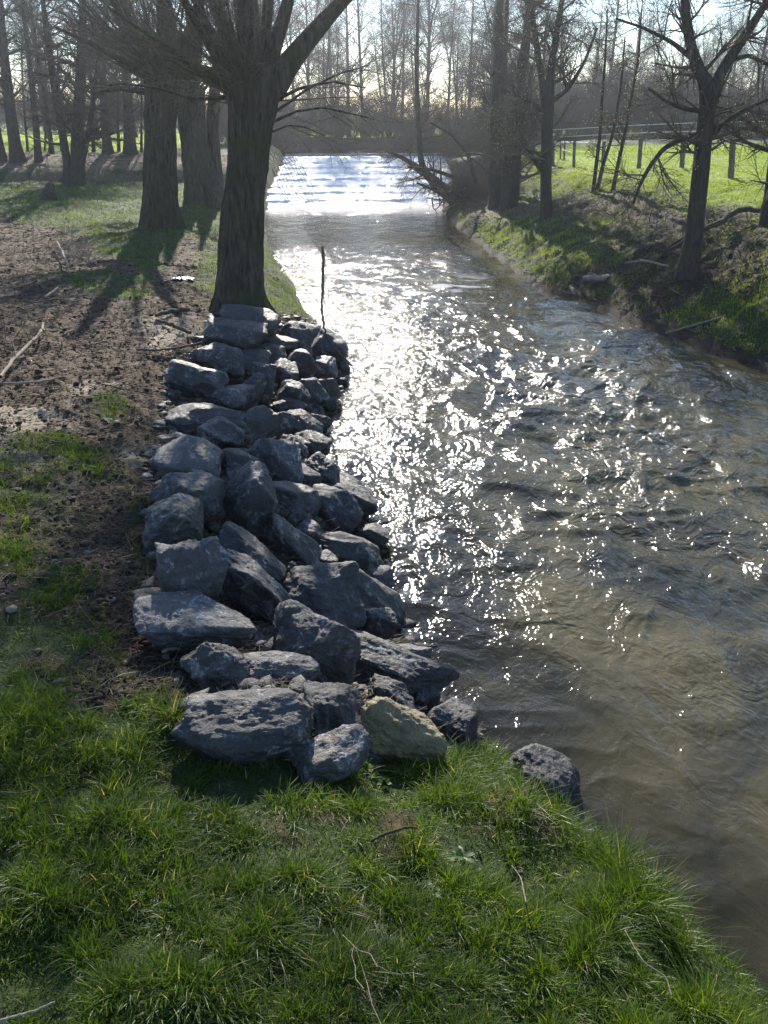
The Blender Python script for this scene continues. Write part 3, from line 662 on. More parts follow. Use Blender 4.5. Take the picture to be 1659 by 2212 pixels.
# ------------------------------------------------------------------ pollard willows
def willow(label, Y, path, limbs, shoots, seed, zbase, twd=1.0, fur=.12, flare=.5, spread=(15, 75), name='willow_tree', Lsh=3.6, density=1.0):
    rs = np.random.RandomState(seed); P, R = px_path(path, Y)
    R = R*.90; P[0, 2] = min(P[0, 2], zbase)-.15; base = (P[0, 0], P[0, 1], zbase)
    root = empty(name, base, label, 'willow', 'pollard willows on the left bank')
    V, Fq = trunk_tube(P, R, 130, 72, fur, seed, flare, 1.3); 
    # round off the head
    top = P[-1]; hv, hf = rock_mesh(4, seed+3, 6, 8, .12, .95); hv = hv*np.array([R[-1]*1.05, R[-1]*1.0, R[-1]*.62])+top+np.array([0, 0, -.05])
    V, Fq = merge([(V, Fq), (hv, hf)]); mesh_obj('trunk', V, Fq, M_WILLOW, root, origin=base)
    Ls = []
    for lp in limbs:
        p, r = px_path([a[:3] for a in lp[1]], Y+lp[0][0], lp[0][1]); Ls.append((p, r))
    lv = [trunk_tube(p, r, 40, 18, .06, seed+7+k) for k, (p, r) in enumerate(Ls)]
    if lv:
        V, Fq = merge(lv); mesh_obj('limbs', V, Fq, M_WILLOW, root, origin=base)
    # straight shoots fanning out of the head
    n = shoots; az = rs.uniform(0, 2*math.pi, n); az = np.where((np.cos(az) > .1) & (rs.rand(n) < .75), math.pi-az, az); el = np.radians(rs.uniform(90-spread[1], 90-spread[0], n))
    st = top+np.stack([np.cos(az)*R[-1]*.7, np.sin(az)*R[-1]*.7, rs.uniform(-.45, .25, n)], 1)
    d = np.stack([np.cos(az)*np.cos(el), np.sin(az)*np.cos(el), np.sin(el)], 1); L = Lsh*rs.uniform(.6, 1.25, n)*(.55+.45*np.sin(el))
    K = 9; out = [st]; p = st
    for k in range(K-1):
        d = norm(d+rs.normal(0, .045, (n, 3))+np.array([0, 0, .035-.012*k])); p = p+d*(L/(K-1))[:, None]; out.append(p)
    SP = np.stack(out, 1); r0 = rs.uniform(.014, .05, n)*twd; SR = r0[:, None]*(1-.88*np.linspace(0, 1, K)[None])
    LP_ = np.stack([resamp(p, r, K)[0] for p, r in Ls]) if Ls else SP[:0]; LR_ = np.stack([resamp(p, r, K)[1] for p, r in Ls]) if Ls else SR[:0]
    A, AR = np.vstack([SP, LP_]), np.vstack([SR, LR_])
    b2, r2 = grow(A, AR, int(7*density), .12, 1, (15, 50), 1.25, 6, .5, .004, .03, .09, rs, .35, .0085)
    b3, r3 = grow(b2, r2, int(5*density), .1, 1, (15, 55), .6, 4, .6, .0026, -.06, .12, rs, .3)
    V, Fq = merge([tubes(SP, SR, 7), tubes(b2, r2, 4), tubes(b3, r3, 3)])
    mesh_obj('branches', V, Fq, M_TWIG, root, origin=base); return root
w1 = willow('thick pollard willow trunk nearest the camera, at the head of the boulder pile', 14.8,
    [(514, 668, 100), (516, 620, 94), (522, 520, 91), (530, 420, 88), (538, 320, 88), (543, 260, 96), (546, 205, 118), (545, 165, 128)],
    [((0, .12), [(585, 195, 60), (625, 135, 46), (675, 75, 38), (725, 18, 30), (790, -50, 22), (870, -150, 12)]),
     ((.1, .1), [(540, 180, 70), (538, 110, 56), (536, 30, 50), (532, -60, 40), (520, -200, 22)]),
     ((.15, .05), [(570, 175, 40), (590, 110, 32), (612, 40, 28), (640, -60, 20), (660, -160, 10)]),
     ((.3, .25), [(560, 175, 34), (572, 90, 26), (580, 0, 22), (592, -120, 12)]),
     ((-.2, -.15), [(505, 185, 36), (470, 120, 26), (425, 50, 20), (380, -30, 15), (330, -120, 8)]),
     ((-.1, .1), [(500, 200, 26), (450, 160, 18), (380, 115, 13), (300, 60, 9), (240, 20, 5)]),
     ((.2, .3), [(515, 170, 34), (495, 90, 26), (470, 0, 20), (440, -120, 12)]),
     ((0, .2), [(592, 262, 7), (640, 240, 5.5), (700, 232, 4.5), (760, 246, 3.5), (800, 255, 2)]),
     ((.1, .25), [(598, 215, 8), (650, 190, 6), (720, 176, 4), (790, 190, 2.5)]),
     ((0, .3), [(598, 240, 6), (660, 195, 5), (730, 160, 3.5), (800, 140, 2)]),
     ((.1, .2), [(588, 285, 5), (625, 270, 4), (660, 275, 3), (700, 292, 2)]),
     ((0, -.2), [(495, 210, 10), (420, 215, 7), (340, 190, 5), (260, 180, 4), (200, 190, 2)])],
    64, 11, 1.15, .55, .17, .95, Lsh=3.8, density=1.0, spread=(10, 95))
w2 = willow('second pollard willow behind the nearest one, standing in the shaded grass', 26.2,
    [(345, 485, 86), (345, 440, 78), (346, 360, 70), (347, 280, 70), (350, 200, 78), (352, 140, 96)],
    [((0, .2), [(330, 150, 34), (290, 70, 24), (240, -10, 18), (190, -80, 10)]), ((0, .2), [(352, 140, 44), (356, 50, 34), (352, -60, 26), (350, -160, 12)]),
     ((.1, .2), [(375, 150, 30), (410, 70, 24), (440, -20, 18), (470, -100, 9)]), ((-.2, -.2), [(320, 165, 20), (260, 130, 14), (190, 90, 10), (120, 60, 6)]),
     ((0, .3), [(375, 180, 16), (430, 150, 11), (480, 150, 7)]), ((0, .3), [(320, 200, 14), (260, 190, 10), (200, 200, 6)])],
    50, 23, 1.25, 1.25, .14, .3, Lsh=4.6)
w3 = willow('old many-stemmed willow leaning behind the second pollard, close to the nearest trunk', 34,
    [(452, 436, 96), (440, 410, 84), (428, 360, 66), (418, 300, 60), (412, 240, 62), (408, 190, 70)],
    [((.3, .1), [(466, 430, 44), (462, 370, 36), (458, 300, 30), (462, 220, 26), (470, 120, 16), (476, 20, 8)]),
     ((0, .3), [(400, 200, 30), (385, 120, 22), (370, 30, 15), (350, -60, 8)]), ((0, .3), [(415, 190, 34), (425, 100, 26), (430, 0, 18), (440, -90, 8)])],
    40, 31, 1.1, 1.4, .12, .6, Lsh=4.6)

# ------------------------------------------------------------------ left row trees
def simple_tree(label, pts, Y, seed, base_z=None, **kw):
    rs = np.random.RandomState(seed); tr = [px_path(p, Y) for p in pts]
    bz = float(terrain(tr[0][0][0, 0], Y, detail=False)[0]) if base_z is None else base_z
    tr[0][0][0, 2] = min(tr[0][0][0, 2], bz)-.1
    kw.setdefault('group', 'bare trees along the banks')
    return build_tree(label, 'tree', tr, (tr[0][0][0, 0], Y, bz), rs, **kw)
kwl = dict(nb=30, Lb=2.8, ns=7, Ls=1.3, nt_=6, Lt=.6, tmin=.005, tb=(.2, 1), mats=(M_BARK, M_TWIGD), ang=(45, 90), up=.03)
simple_tree('leftmost slanting trunk, cut by the photo edge, on the leafy bank', [[(8, 352, 16), (-4, 290, 14), (-20, 200, 13), (-40, 60, 10), (-50, -80, 7)]], 49, 1, **kwl)
simple_tree('stout dark trunk at the far left leaning left on the leafy bank', [[(36, 345, 30), (32, 310, 25), (22, 240, 23), (12, 150, 20), (3, 60, 17), (-6, -60, 12)]], 49, 2, **kwl)
simple_tree('straight slim trunk second from the stout far-left one', [[(83, 352, 17), (80, 300, 14), (73, 220, 13), (62, 120, 11), (50, 20, 9), (42, -80, 6)]], 49, 3, **kwl)
simple_tree('thin trunk leaning left between the slim one and the three-stemmed one', [[(112, 334, 11), (108, 290, 9), (98, 220, 8), (80, 110, 7), (64, 0, 5)]], 52, 4, **kwl)
simple_tree('three-stemmed tree growing from one base at the edge of the shaded lawn', [[(152, 402, 34), (146, 360, 18), (135, 290, 16), (122, 220, 16), (105, 100, 13), (92, 0, 10), (84, -80, 6)],
    [(166, 398, 34), (167, 350, 30), (168, 290, 26), (172, 220, 24), (176, 100, 18), (180, -20, 12)], [(172, 365, 16), (184, 320, 13), (194, 270, 11), (204, 200, 9), (216, 100, 7)]], 41.5, 5, **{**kwl, 'nb': 34})
simple_tree('leaning tree in the row with a clear shadow on the leafy bank', [[(232, 330, 24), (230, 300, 19), (226, 260, 16), (222, 180, 14), (224, 80, 11), (230, -30, 7)]], 52, 6, **kwl)
simple_tree('stocky tree in the row nearest to the left of the second pollard', [[(281, 337, 30), (280, 305, 24), (278, 260, 22), (274, 170, 18), (268, 60, 13), (266, -40, 8)]], 52, 7, **kwl)
for k, (x, yb, w, xt, s) in enumerate([(202, 327, 8, 198, 8), (256, 322, 8, 254, 9), (60, 330, 6, 50, 10), (133, 330, 7, 128, 12), (305, 327, 6, 306, 13), (312, 326, 5, 318, 14), (96, 330, 4, 100, 15)]):
    simple_tree('thin young tree among the row on the leafy bank at the left', [[(x, yb, w), (x*.6+xt*.4, 280, w*.8), (xt, 200, w*.7), (xt-4, 100, w*.5)]], 55, 40+s, **{**kwl, 'nb': 12, 'Lb': 1.5, 'flare': .1, 'group': 'young trees on the leafy bank'})

# ------------------------------------------------------------------ right bank trees
kr = dict(nb=24, Lb=2.0, ns=7, Ls=.9, nt_=6, Lt=.42, tmin=.0035, tb=(.15, 1), ang=(40, 85), up=.03)
simple_tree('straight grey trunk by the water, left of the flared trunk', [[(1070, 456, 32), (1070, 420, 26), (1068, 350, 24), (1070, 250, 22), (1076, 150, 20), (1078, 50, 17), (1084, -60, 12)]], 36.5, 61, **{**kr, 'nb': 30, 'mats': (M_BARK, M_TWIGD)})
simple_tree('slim straight trunk directly behind the two grey waterside trunks', [[(1086, 430, 14), (1086, 380, 13), (1084, 300, 12), (1090, 150, 11), (1096, 0, 8), (1100, -80, 5)]], 40, 62, **{**kr, 'nb': 22})
simple_tree('flared trunk by the water leaning to the right, beside the straight grey one', [[(1099, 462, 48), (1099, 430, 36), (1100, 380, 30), (1106, 300, 27), (1118, 200, 23), (1138, 80, 19), (1150, -60, 12)],
    [(1112, 445, 14), (1118, 400, 11), (1122, 330, 9), (1130, 250, 8), (1150, 140, 6)]], 35.5, 63, **{**kr, 'nb': 28})
simple_tree('middle tree of the right bank with a curved low branch and a grassy foot', [[(1181, 490, 34), (1180, 450, 26), (1179, 380, 24), (1181, 300, 24), (1183, 235, 26), (1190, 150, 16), (1204, 60, 13), (1225, -60, 9)],
    [(1181, 240, 18), (1170, 170, 14), (1158, 90, 12), (1146, 0, 9), (1138, -80, 6)], [(1178, 372, 14), (1158, 350, 12), (1138, 322, 10), (1124, 290, 8), (1114, 240, 6), (1108, 180, 4)]], 29.6, 64,
    **{**kr, 'nb': 24, 'buds': 900, 'budsize': .016}, extra=[px_path([(1190, 220, 12), (1230, 190, 9), (1265, 130, 7), (1290, 60, 5)], 29.6), px_path([(1172, 240, 10), (1140, 215, 8), (1110, 205, 6), (1085, 190, 4)], 29.6)])
simple_tree('large forked tree at the right with a drooping side limb', [[(1494, 548, 42), (1500, 500, 35), (1508, 430, 34), (1516, 350, 34), (1522, 280, 33), (1528, 225, 34), (1534, 190, 36), (1516, 165, 25), (1496, 120, 22), (1482, 40, 19), (1474, -60, 14)],
    [(1538, 200, 30), (1560, 150, 24), (1590, 105, 22), (1630, 45, 18), (1665, -10, 14), (1700, -90, 9)], [(1520, 288, 16), (1500, 292, 14), (1470, 300, 12), (1432, 322, 10), (1402, 362, 9), (1382, 400, 7), (1368, 440, 5)]], 19.2, 65,
    **{**kr, 'nb': 22, 'tb': (.36, 1), 'Lb': 1.7, 'buds': 500, 'budsize': .013, 'tmin': .0028, 'mats': (M_BARK, M_TWIG)},
    extra=[px_path([(1534, 292, 13), (1560, 268, 10), (1600, 240, 8), (1659, 215, 6), (1720, 190, 4)], 19.2), px_path([(1524, 240, 12), (1480, 236, 9), (1440, 220, 7), (1400, 190, 5)], 19.2),
           px_path([(1500, 130, 12), (1450, 90, 9), (1390, 60, 6), (1330, 40, 4)], 19.2), px_path([(1570, 130, 12), (1620, 120, 9), (1680, 150, 6)], 19.2)])
simple_tree('trunk cut by the right photo edge beside a low dead branch', [[(1662, 500, 42), (1668, 440, 36), (1676, 360, 34), (1690, 250, 30), (1700, 100, 26), (1710, -60, 18)]], 20.5, 66, **{**kr, 'nb': 18})
kss = {**kr, 'nb': 9, 'Lb': 1.0, 'Ls': .5, 'Lt': .3, 'flare': .1, 'ns': 5, 'buds': 260, 'budsize': .018, 'group': 'young trees in front of the pasture', 'name': 'young_tree'}
simple_tree('upright young trunk of the crossing pair in front of the pasture fence', [[(1284, 384, 9), (1290, 340, 8), (1296, 290, 7), (1300, 220, 6), (1308, 120, 5), (1312, 20, 3)]], 30.5, 67, **kss)
simple_tree('right-leaning young trunk of the crossing pair in front of the fence', [[(1292, 382, 9), (1304, 350, 8), (1318, 310, 7), (1330, 260, 6), (1342, 180, 5), (1350, 80, 3)]], 30.6, 68, **kss)
simple_tree('single young trunk leaning right beside the crossing pair', [[(1326, 392, 9), (1336, 350, 8), (1350, 290, 7), (1362, 220, 6), (1380, 120, 5), (1386, 20, 3)]], 29.8, 69, **kss)
# fallen leaning tree over the water
simple_tree('half fallen tree reaching left over the water with one upright stem', [[(1022, 436, 44), (985, 428, 36), (955, 408, 28), (928, 382, 20), (900, 360, 13), (868, 340, 9), (840, 328, 5)],
    [(922, 380, 16), (912, 362, 14), (907, 330, 12), (905, 270, 11), (900, 180, 9), (902, 60, 7), (906, -60, 4)]], 42.2, 70, base_z=.6, **{**kr, 'nb': 16, 'Lb': 1.8, 'ang': (40, 90), 'droop': .02, 'flare': 0, 'name': 'leaning_tree'},
    extra=[px_path([(1015, 420, 12), (985, 385, 9), (940, 368, 7), (880, 360, 4)], 41.5), px_path([(1010, 425, 10), (960, 420, 7), (900, 395, 4)], 41), px_path([(1030, 400, 10), (1010, 330, 8), (975, 290, 6), (930, 265, 4)], 40)])
# dark root mass
rs = np.random.RandomState(88); rm = at(1005, 425, 41); n = 240
st = rm+rs.normal(0, 1, (n, 3))*np.array([.55, .6, .22])+np.array([0, 0, .15]); d = norm(rs.normal(0, 1, (n, 3))+np.array([-.3, -.3, -.4])); pts = [st]; p = st
for k in range(4): d = norm(d+rs.normal(0, .35, (n, 3))); p = p+d*.22; pts.append(p)
V1, F1 = tubes(np.stack(pts, 1), np.outer(rs.uniform(.01, .04, n), [1, .9, .7, .5, .2]), 4)
cv, cf2 = rock_mesh(4, 77, 6, 8, .25, .9); cv = cv*np.array([.85, .8, .42])+rm+np.array([.1, .2, 0])
V, Fq = merge([(V1, F1), (cv, cf2)]); o = mesh_obj('root_plate', V, Fq, M_DSTICK, origin=tuple(rm)); prop(o, 'tangled dark root mass under the half fallen tree at the water', 'roots')

# ------------------------------------------------------------------ background woods
def proto_tree(seed, kind):
    rs = np.random.RandomState(seed)
    if kind == 'tree':
        Ht = rs.uniform(13, 18); lean = rs.normal(0, .035, 2); zz = np.linspace(0, 1, 9)
        P = np.stack([lean[0]*zz*Ht+.12*rs.normal(0, 1, 9).cumsum()*.5, lean[1]*zz*Ht, zz*Ht-.1], 1); R = np.interp(zz, [0, .05, .5, 1], [.26, .2, .13, .02])*rs.uniform(.7, 1.2)
        tr = [(P, R)]
        if rs.rand() < .5:
            k = rs.randint(2, 5); s = rs.choice([-1, 1]); P2 = P[k][None]+np.stack([s*np.linspace(0, 2.2, 7), rs.normal(0, .1, 7), np.linspace(0, Ht*.55, 7)], 1); tr.append((P2, np.linspace(R[k]*.75, .02, 7)))
        return tr, dict(nb=40, Lb=3.6, ns=8, Ls=1.6, nt_=7, Lt=.8, tmin=.0055, tb=(.12, 1), ang=(35, 80), up=.035, sides=9, n=18, flare=.15)
    if kind == 'stems':
        tr = []
        for k in range(rs.randint(4, 7)):
            az = rs.uniform(0, 6.28); L = rs.uniform(8, 13); sp = rs.uniform(.06, .22); zz = np.linspace(0, 1, 8)
            P = np.stack([np.cos(az)*(.15+sp*zz*L), np.sin(az)*(.15+sp*zz*L), zz*L-.1], 1)+rs.normal(0, .06, (8, 3)); tr.append((P, np.linspace(rs.uniform(.07, .12), .015, 8)))
        return tr, dict(nb=20, Lb=2.4, ns=7, Ls=1.2, nt_=6, Lt=.7, tmin=.006, tb=(.15, 1), ang=(30, 70), up=.04, sides=7, n=14, flare=0)
    tr = []
    for k in range(rs.randint(12, 17)):
        az = rs.uniform(0, 6.28); L = rs.uniform(1.6, 3.6); sp = rs.uniform(.15, .7); zz = np.linspace(0, 1, 6)
        P = np.stack([np.cos(az)*(.3+sp*zz*L), np.sin(az)*(.3+sp*zz*L), zz*L-.1], 1)+rs.normal(0, .08, (6, 3)); tr.append((P, np.linspace(rs.uniform(.02, .04), .008, 6)))
    return tr, dict(nb=22, Lb=1.3, ns=5, Ls=.8, nt_=4, Lt=.45, tmin=.006, tb=(.05, 1), ang=(20, 70), up=.03, sides=4, n=7, flare=0)
PROT = {}
def proto(kind, seed, mats):
    tr, kw = proto_tree(seed, kind); key = (kind, seed)
    nm = {'tree': 'woodland_tree', 'stems': 'coppiced_tree', 'shrub': 'bare_shrub'}[kind]
    PROT[key] = [build_tree('', '', tr, (0, 0, 0), np.random.RandomState(seed+1), name=nm, mats=mats, fur=.04, **kw), False]
for s, m in ((1, M_TWIGD), (2, M_TWIGR), (3, M_TWIGD), (4, M_TWIGR)): proto('tree', s, (M_BARK, m))
for s, m in ((11, M_TWIGR), (12, M_TWIG)): proto('stems', s, (M_BARK, m))
for s, m in ((21, M_TWIGR), (22, M_TWIGD), (23, M_TWIG)): proto('shrub', s, (M_TWIGD, m))
def put(kind, seed, x, y, sc, rz, label, cat, group):
    rt, usedp = PROT[(kind, seed)]; z = float(terrain(x, y, detail=False)[0])
    if usedp:
        r = rt.copy(); COL.objects.link(r)
        for ch in rt.children:
            c = ch.copy(); COL.objects.link(c); c.parent = r
    else: r = rt; PROT[(kind, seed)][1] = True
    r.location = (x, y, z-.05); r.rotation_euler = (0, 0, rz); r.scale = (sc, sc, sc); prop(r, label, cat, group); return r
rs = np.random.RandomState(5)
def pxX(px, Y): return (px-CX)/F*Y/(cP+.48*sP)*1.0
def scatter(kind, seeds, n, px0, px1, Y0, Y1, s0, s1, label, cat, group):
    xs = np.linspace(px0, px1, n)+rs.uniform(-.45, .45, n)*(px1-px0)/n
    for i in range(n):
        Y = rs.uniform(Y0, Y1); x = pxX(xs[i], Y)
        put(kind, seeds[rs.randint(len(seeds))], x, Y, rs.uniform(s0, s1), rs.uniform(0, 6.28), label, cat, group)
# behind the weir
scatter('tree', (1, 2, 3, 4), 10, 560, 1080, 80, 96, .8, 1.1, 'tall bare tree on the far bank behind the weir', 'tree', 'trees behind the weir')
scatter('stems', (11, 12), 7, 580, 1060, 78, 92, .8, 1.15, 'many-stemmed bare tree on the far bank behind the weir', 'tree', 'many-stemmed trees behind the weir')
scatter('shrub', (21, 22, 23), 22, 560, 1080, 76.5, 84, .6, 1.0, 'bare twiggy shrub on the dark bank above the weir', 'shrub', 'shrubs above the weir')
scatter('tree', (1, 2, 3, 4), 6, 500, 1150, 105, 150, .9, 1.3, 'distant bare tree far behind the weir', 'tree', 'distant trees behind the weir')
# left woods
scatter('tree', (1, 2, 3, 4), 12, -250, 560, 62, 100, .8, 1.1, 'bare tree in the wood behind the left bank', 'tree', 'trees in the left wood')
scatter('tree', (1, 2, 3, 4), 9, -250, 560, 120, 170, 1.0, 1.4, 'distant bare tree beyond the left meadow', 'tree', 'distant trees beyond the left meadow')
scatter('shrub', (21, 22, 23), 26, -250, 560, 112, 135, 1.1, 1.7, 'hedge shrub beyond the left meadow', 'shrub', 'hedge beyond the left meadow')
scatter('shrub', (21, 22, 23), 7, 470, 600, 60, 68, .7, 1.0, 'bare shrub beside the left end of the weir', 'shrub', 'shrubs at the left end of the weir')
# right woods beyond the pasture
scatter('tree', (1, 2, 3, 4), 19, 1080, 1950, 92, 135, .8, 1.25, 'bare tree in the wood beyond the pasture', 'tree', 'trees beyond the pasture')
scatter('stems', (11, 12), 15, 1080, 1950, 88, 110, .7, 1.1, 'many-stemmed bare tree beyond the pasture', 'tree', 'many-stemmed trees beyond the pasture')
scatter('shrub', (21, 22, 23), 40, 1080, 1950, 84, 100, 1.0, 1.7, 'dark hedge shrub along the far edge of the pasture', 'shrub', 'hedge along the pasture')
scatter('shrub', (21, 22, 23), 9, 985, 1100, 48, 64, .5, .8, 'bare shrub on the right bank beside the weir', 'shrub', 'shrubs at the right end of the weir')
scatter('shrub', (21, 22, 23), 4, 1030, 1090, 38, 44, .35, .5, 'small bare shrub between the waterside trunks', 'shrub', 'small shrubs on the right bank')

# ------------------------------------------------------------------ pasture fence and white tape
PO = [(1583, 301, 1580, 387, 17), (1477, 298, 1473, 371, 15), (1385, 298, 1380, 369, 13), (1305, 306, 1302, 362, 11), (1241, 305, 1240, 360, 9), (1220, 303, 1219, 345, 6), (1211, 304, 1211, 345, 5), (1194, 306, 1194, 357, 20)]
fr = empty('pasture_fence', tuple(hit(1580, 387)[0]), 'weathered post and wire fence along the near side of the green pasture', 'fence')
fb = np.array(fr.location); tops = []
for k, (xt, yt, xb, yb, w) in enumerate(PO):
    p, t = hit(xb, yb); tp = at(xt, yt, p[1]); r = .72*w*t/F/2; r = min(r, .10); tp[2] = min(tp[2], p[2]+1.35)
    q = np.linspace(0, 1, 12)[:, None]; P = (p-[0, 0, .2])*(1-q)+tp*q; P = np.vstack([P, tp+[0, 0, .012], tp+[0, 0, .013]]); R = np.concatenate([np.full(12, r)*(1+.06*np.random.RandomState(k).normal(0, 1, 12)), [r*.75, .001]])
    V, Fq = tubes(P[None], R[None], 10); mesh_obj('post', V, Fq, M_WOOD, fr, origin=tuple(fb), smooth=False); tops.append((p, tp))
M_WIRE = simple('fence wire', (.35, .35, .34), .5, .1, 30, .5)
order = sorted(range(len(tops)), key=lambda k: -tops[k][0][0]); first = [np.array(tops[order[0]][1])+np.array([6., -4, 0])]
for f in (.94, .55):
    pts = [(tops[k][0]*(1-f)+tops[k][1]*f) for k in order]; pts = [pts[0]+np.array([5., -4, .05])]+pts
    V, Fq = tubes(np.array(pts)[None], np.full((1, len(pts)), .0045), 4); mesh_obj('wire', V, Fq, M_WIRE, fr, origin=tuple(fb))
M_TAPE = simple('white tape', (.75, .75, .74), .6, .05, 10)
tf = empty('electric_fence', (12, 55, 2.3), 'white tape fence in two lines on thin poles across the pasture', 'fence'); tb_ = np.array([12, 55, 2.3])
TA = [[(1185, 281), (1382, 270), (1507, 265), (1659, 262), (1760, 260)], [(1185, 297), (1371, 287), (1507, 283), (1659, 279), (1760, 277)]]
for ln in TA:
    P = np.array([at(x, y, Yk) for (x, y), Yk in zip(ln, (60, 54, 51, 48, 46))]); P = resamp(P, np.zeros(len(P)), 50)[0]
    V = np.concatenate([P+[0, 0, .02], P-[0, 0, .02], P+[0, .004, -.02], P+[0, .004, .02]]); n = 50; i = np.arange(n-1)
    Fq = np.concatenate([np.stack([i+a*n, i+1+a*n, i+1+b*n, i+b*n], 1) for a, b in ((0, 1), (1, 2), (2, 3), (3, 0))]); mesh_obj('tape', V, Fq, M_TAPE, tf, origin=tuple(tb_), smooth=False)
for x, Yk in ((1185, 60), (1290, 57), (1400, 53.4), (1530, 50.6), (1659, 48), (1760, 46)):
    y = np.interp(x, [a[0] for a in TA[0]], [a[1] for a in TA[0]]); tp = at(x, y-3, Yk); g = float(terrain(tp[0], Yk, detail=False)[0]); P = np.array([[tp[0], Yk+.03, g-.1], [tp[0], Yk+.03, tp[2]]])
    V, Fq = tubes(P[None], np.full((1, 2), .018), 6); mesh_obj('pole', V, Fq, M_WOOD, tf, origin=tuple(tb_))

# ------------------------------------------------------------------ bent stick, wire netting
def stick(name, pts, mat, label, cat='stick', group=None, ground=True, lift=.02, wobble=.0, n=16, twigs=0, seed=0):
    """pts (px,py,width px) laid on the ground"""
    P = []; R = []
    for x, y, w in pts:
        p, t = hit(x, y, off=lift, detail=True); P.append(p); R.append(max(w*t/F/2, .0018))
    P = np.array(P); P[:, 2] += np.array(R)*.6
    q, r = resamp(P, R, n); rs_ = np.random.RandomState(seed); q += rs_.normal(0, 1, q.shape)*r[:, None]*.25
    parts = [tubes(q[None], r[None], 7)]
    if twigs:
        b, br = grow(q[None], r[None], twigs, .2, 1, (25, 60), .35, 5, .5, .002, .01, .2, rs_); parts.append(tubes(b, br, 4))
    V, Fq = merge(parts); o = mesh_obj(name, V, Fq, mat, origin=tuple(q[0])); return prop(o, label, cat, group)
P, R = px_path([(760, 790, 4), (738, 768, 4), (720, 750, 4), (706, 728, 4), (699, 705, 4.5), (695, 670, 5), (696, 630, 5), (698, 590, 6), (699, 560, 7), (697, 533, 6)], 14.2)
q, r = resamp(P, R, 50); q += np.random.RandomState(3).normal(0, .006, q.shape); b, br = grow(q[None], r[None], 9, .1, .9, (40, 90), .08, 3, .5, .002, 0, .1, np.random.RandomState(4), 0)
V, Fq = merge([tubes(q[None], r[None], 8), tubes(b, br, 4)]); o = mesh_obj('bent_stick', V, Fq, M_DSTICK, origin=tuple(q[0])); prop(o, 'tall thin bent dark stick standing upright at the water edge above the boulders', 'stick')
Lf = [(574, 335), (593, 378), (613, 427), (636, 458), (665, 503), (692, 546)]; Rt = [(620, 318), (649, 353), (665, 384), (683, 420), (708, 470), (722, 520), (736, 578)]
def poly(pp, n):
    pp = np.array(pp, float); s = np.concatenate([[0], np.cumsum(np.linalg.norm(np.diff(pp, axis=0), axis=1))]); u = np.linspace(0, s[-1], n); return np.stack([np.interp(u, s, pp[:, k]) for k in range(2)], 1)
NN = 34; a_, b_ = poly(Lf, NN), poly(Rt, NN); G = np.zeros((10, NN, 3)); rs = np.random.RandomState(9)
for j in range(10):
    for i in range(NN):
        f = (j/9)**1.0; xy = a_[i]*(1-f)+b_[i]*f; G[j, i] = at(xy[0], xy[1], 15.0+1.4*i/NN+.25*math.sin(f*3))
G += rs.normal(0, .008, G.shape)
M_NET = simple('rusty netting wire', (.09, .085, .08), .6, .3, 30)
V, Fq = merge([tubes(G, np.full(G.shape[:2], .004), 4), tubes(G.transpose(1, 0, 2)[::1], np.full((NN, 10), .003), 4)])
o = mesh_obj('wire_netting', V, Fq, M_NET, origin=tuple(G[0, 0])); prop(o, 'torn strip of thin wire netting hanging from the nearest willow over the water', 'netting')

# ------------------------------------------------------------------ sticks, litter, stump
st = 'loose sticks on the banks'
stick('dead_branch', [(0, 815, 7), (30, 778, 8), (60, 748, 8), (89, 724, 7), (94, 700, 5)], M_STICK, 'crooked pale branch rising at the left edge of the dirt', group=st, twigs=6, seed=1, lift=.12)
stick('dead_branch', [(-30, 832, 4), (40, 828, 4), (100, 824, 4), (132, 815, 3)], M_STICK, 'long straight whitish stick lying at the left edge of the dirt', group=st, seed=2)
stick('dead_branch', [(336, 684, 7), (360, 676, 10), (385, 674, 11), (410, 671, 9)], M_DSTICK, 'upper of the two dark logs lying across the path', group=st, seed=3, lift=.05)
stick('dead_branch', [(338, 692, 6), (360, 700, 8), (385, 710, 9), (412, 722, 7)], M_DSTICK, 'lower slanting dark log across the path under the other log', group=st, seed=4, lift=.05)
stick('dead_branch', [(294, 757, 4), (340, 758, 5), (390, 752, 6), (436, 742, 5)], M_DSTICK, 'long thin brown branch across the path touching the boulders', group=st, seed=5, twigs=4, lift=.05)
stick('dead_branch', [(350, 1410, 8), (385, 1400, 14), (420, 1388, 14)], M_STICK, 'short broken piece of wood beside the large whitish-grey boulder', group=st, seed=6, lift=.08)
stick('dead_branch', [(120, 518, 4), (135, 545, 5), (150, 580, 4)], M_STICK, 'pale stick leaning out of the brush heap on the dirt', group=st, seed=7, lift=.2)
stick('dead_branch', [(98, 644, 5), (112, 634, 6), (125, 624, 5)], M_STICK, 'short whitish cut stick near the green patch on the dirt', group=st, seed=8, lift=.06)
stick('dead_branch', [(138, 723, 4), (155, 716, 5), (170, 709, 4)], M_STICK, 'small pale stick on the middle of the dirt', group=st, seed=9, lift=.04)
stick('dead_branch', [(220, 830, 3), (270, 842, 3), (330, 852, 3)], M_DSTICK, 'thin dark twig on the dirt below the path', group=st, seed=10, lift=.03, twigs=3)
stick('dead_branch', [(1350, 570, 4), (1380, 565, 5), (1410, 568, 5), (1445, 577, 4)], M_STICK, 'pale curved stick on the dark slope left of the large forked tree', group=st, seed=11, lift=.1)
stick('dead_branch', [(1650, 458, 10), (1612, 452, 11), (1585, 462, 12), (1555, 484, 12), (1520, 498, 10), (1480, 520, 6), (1440, 545, 4)], M_DSTICK, 'thick dark dead limb lying between the edge trunk and the forked tree', group=st, seed=12, lift=.3, twigs=10)
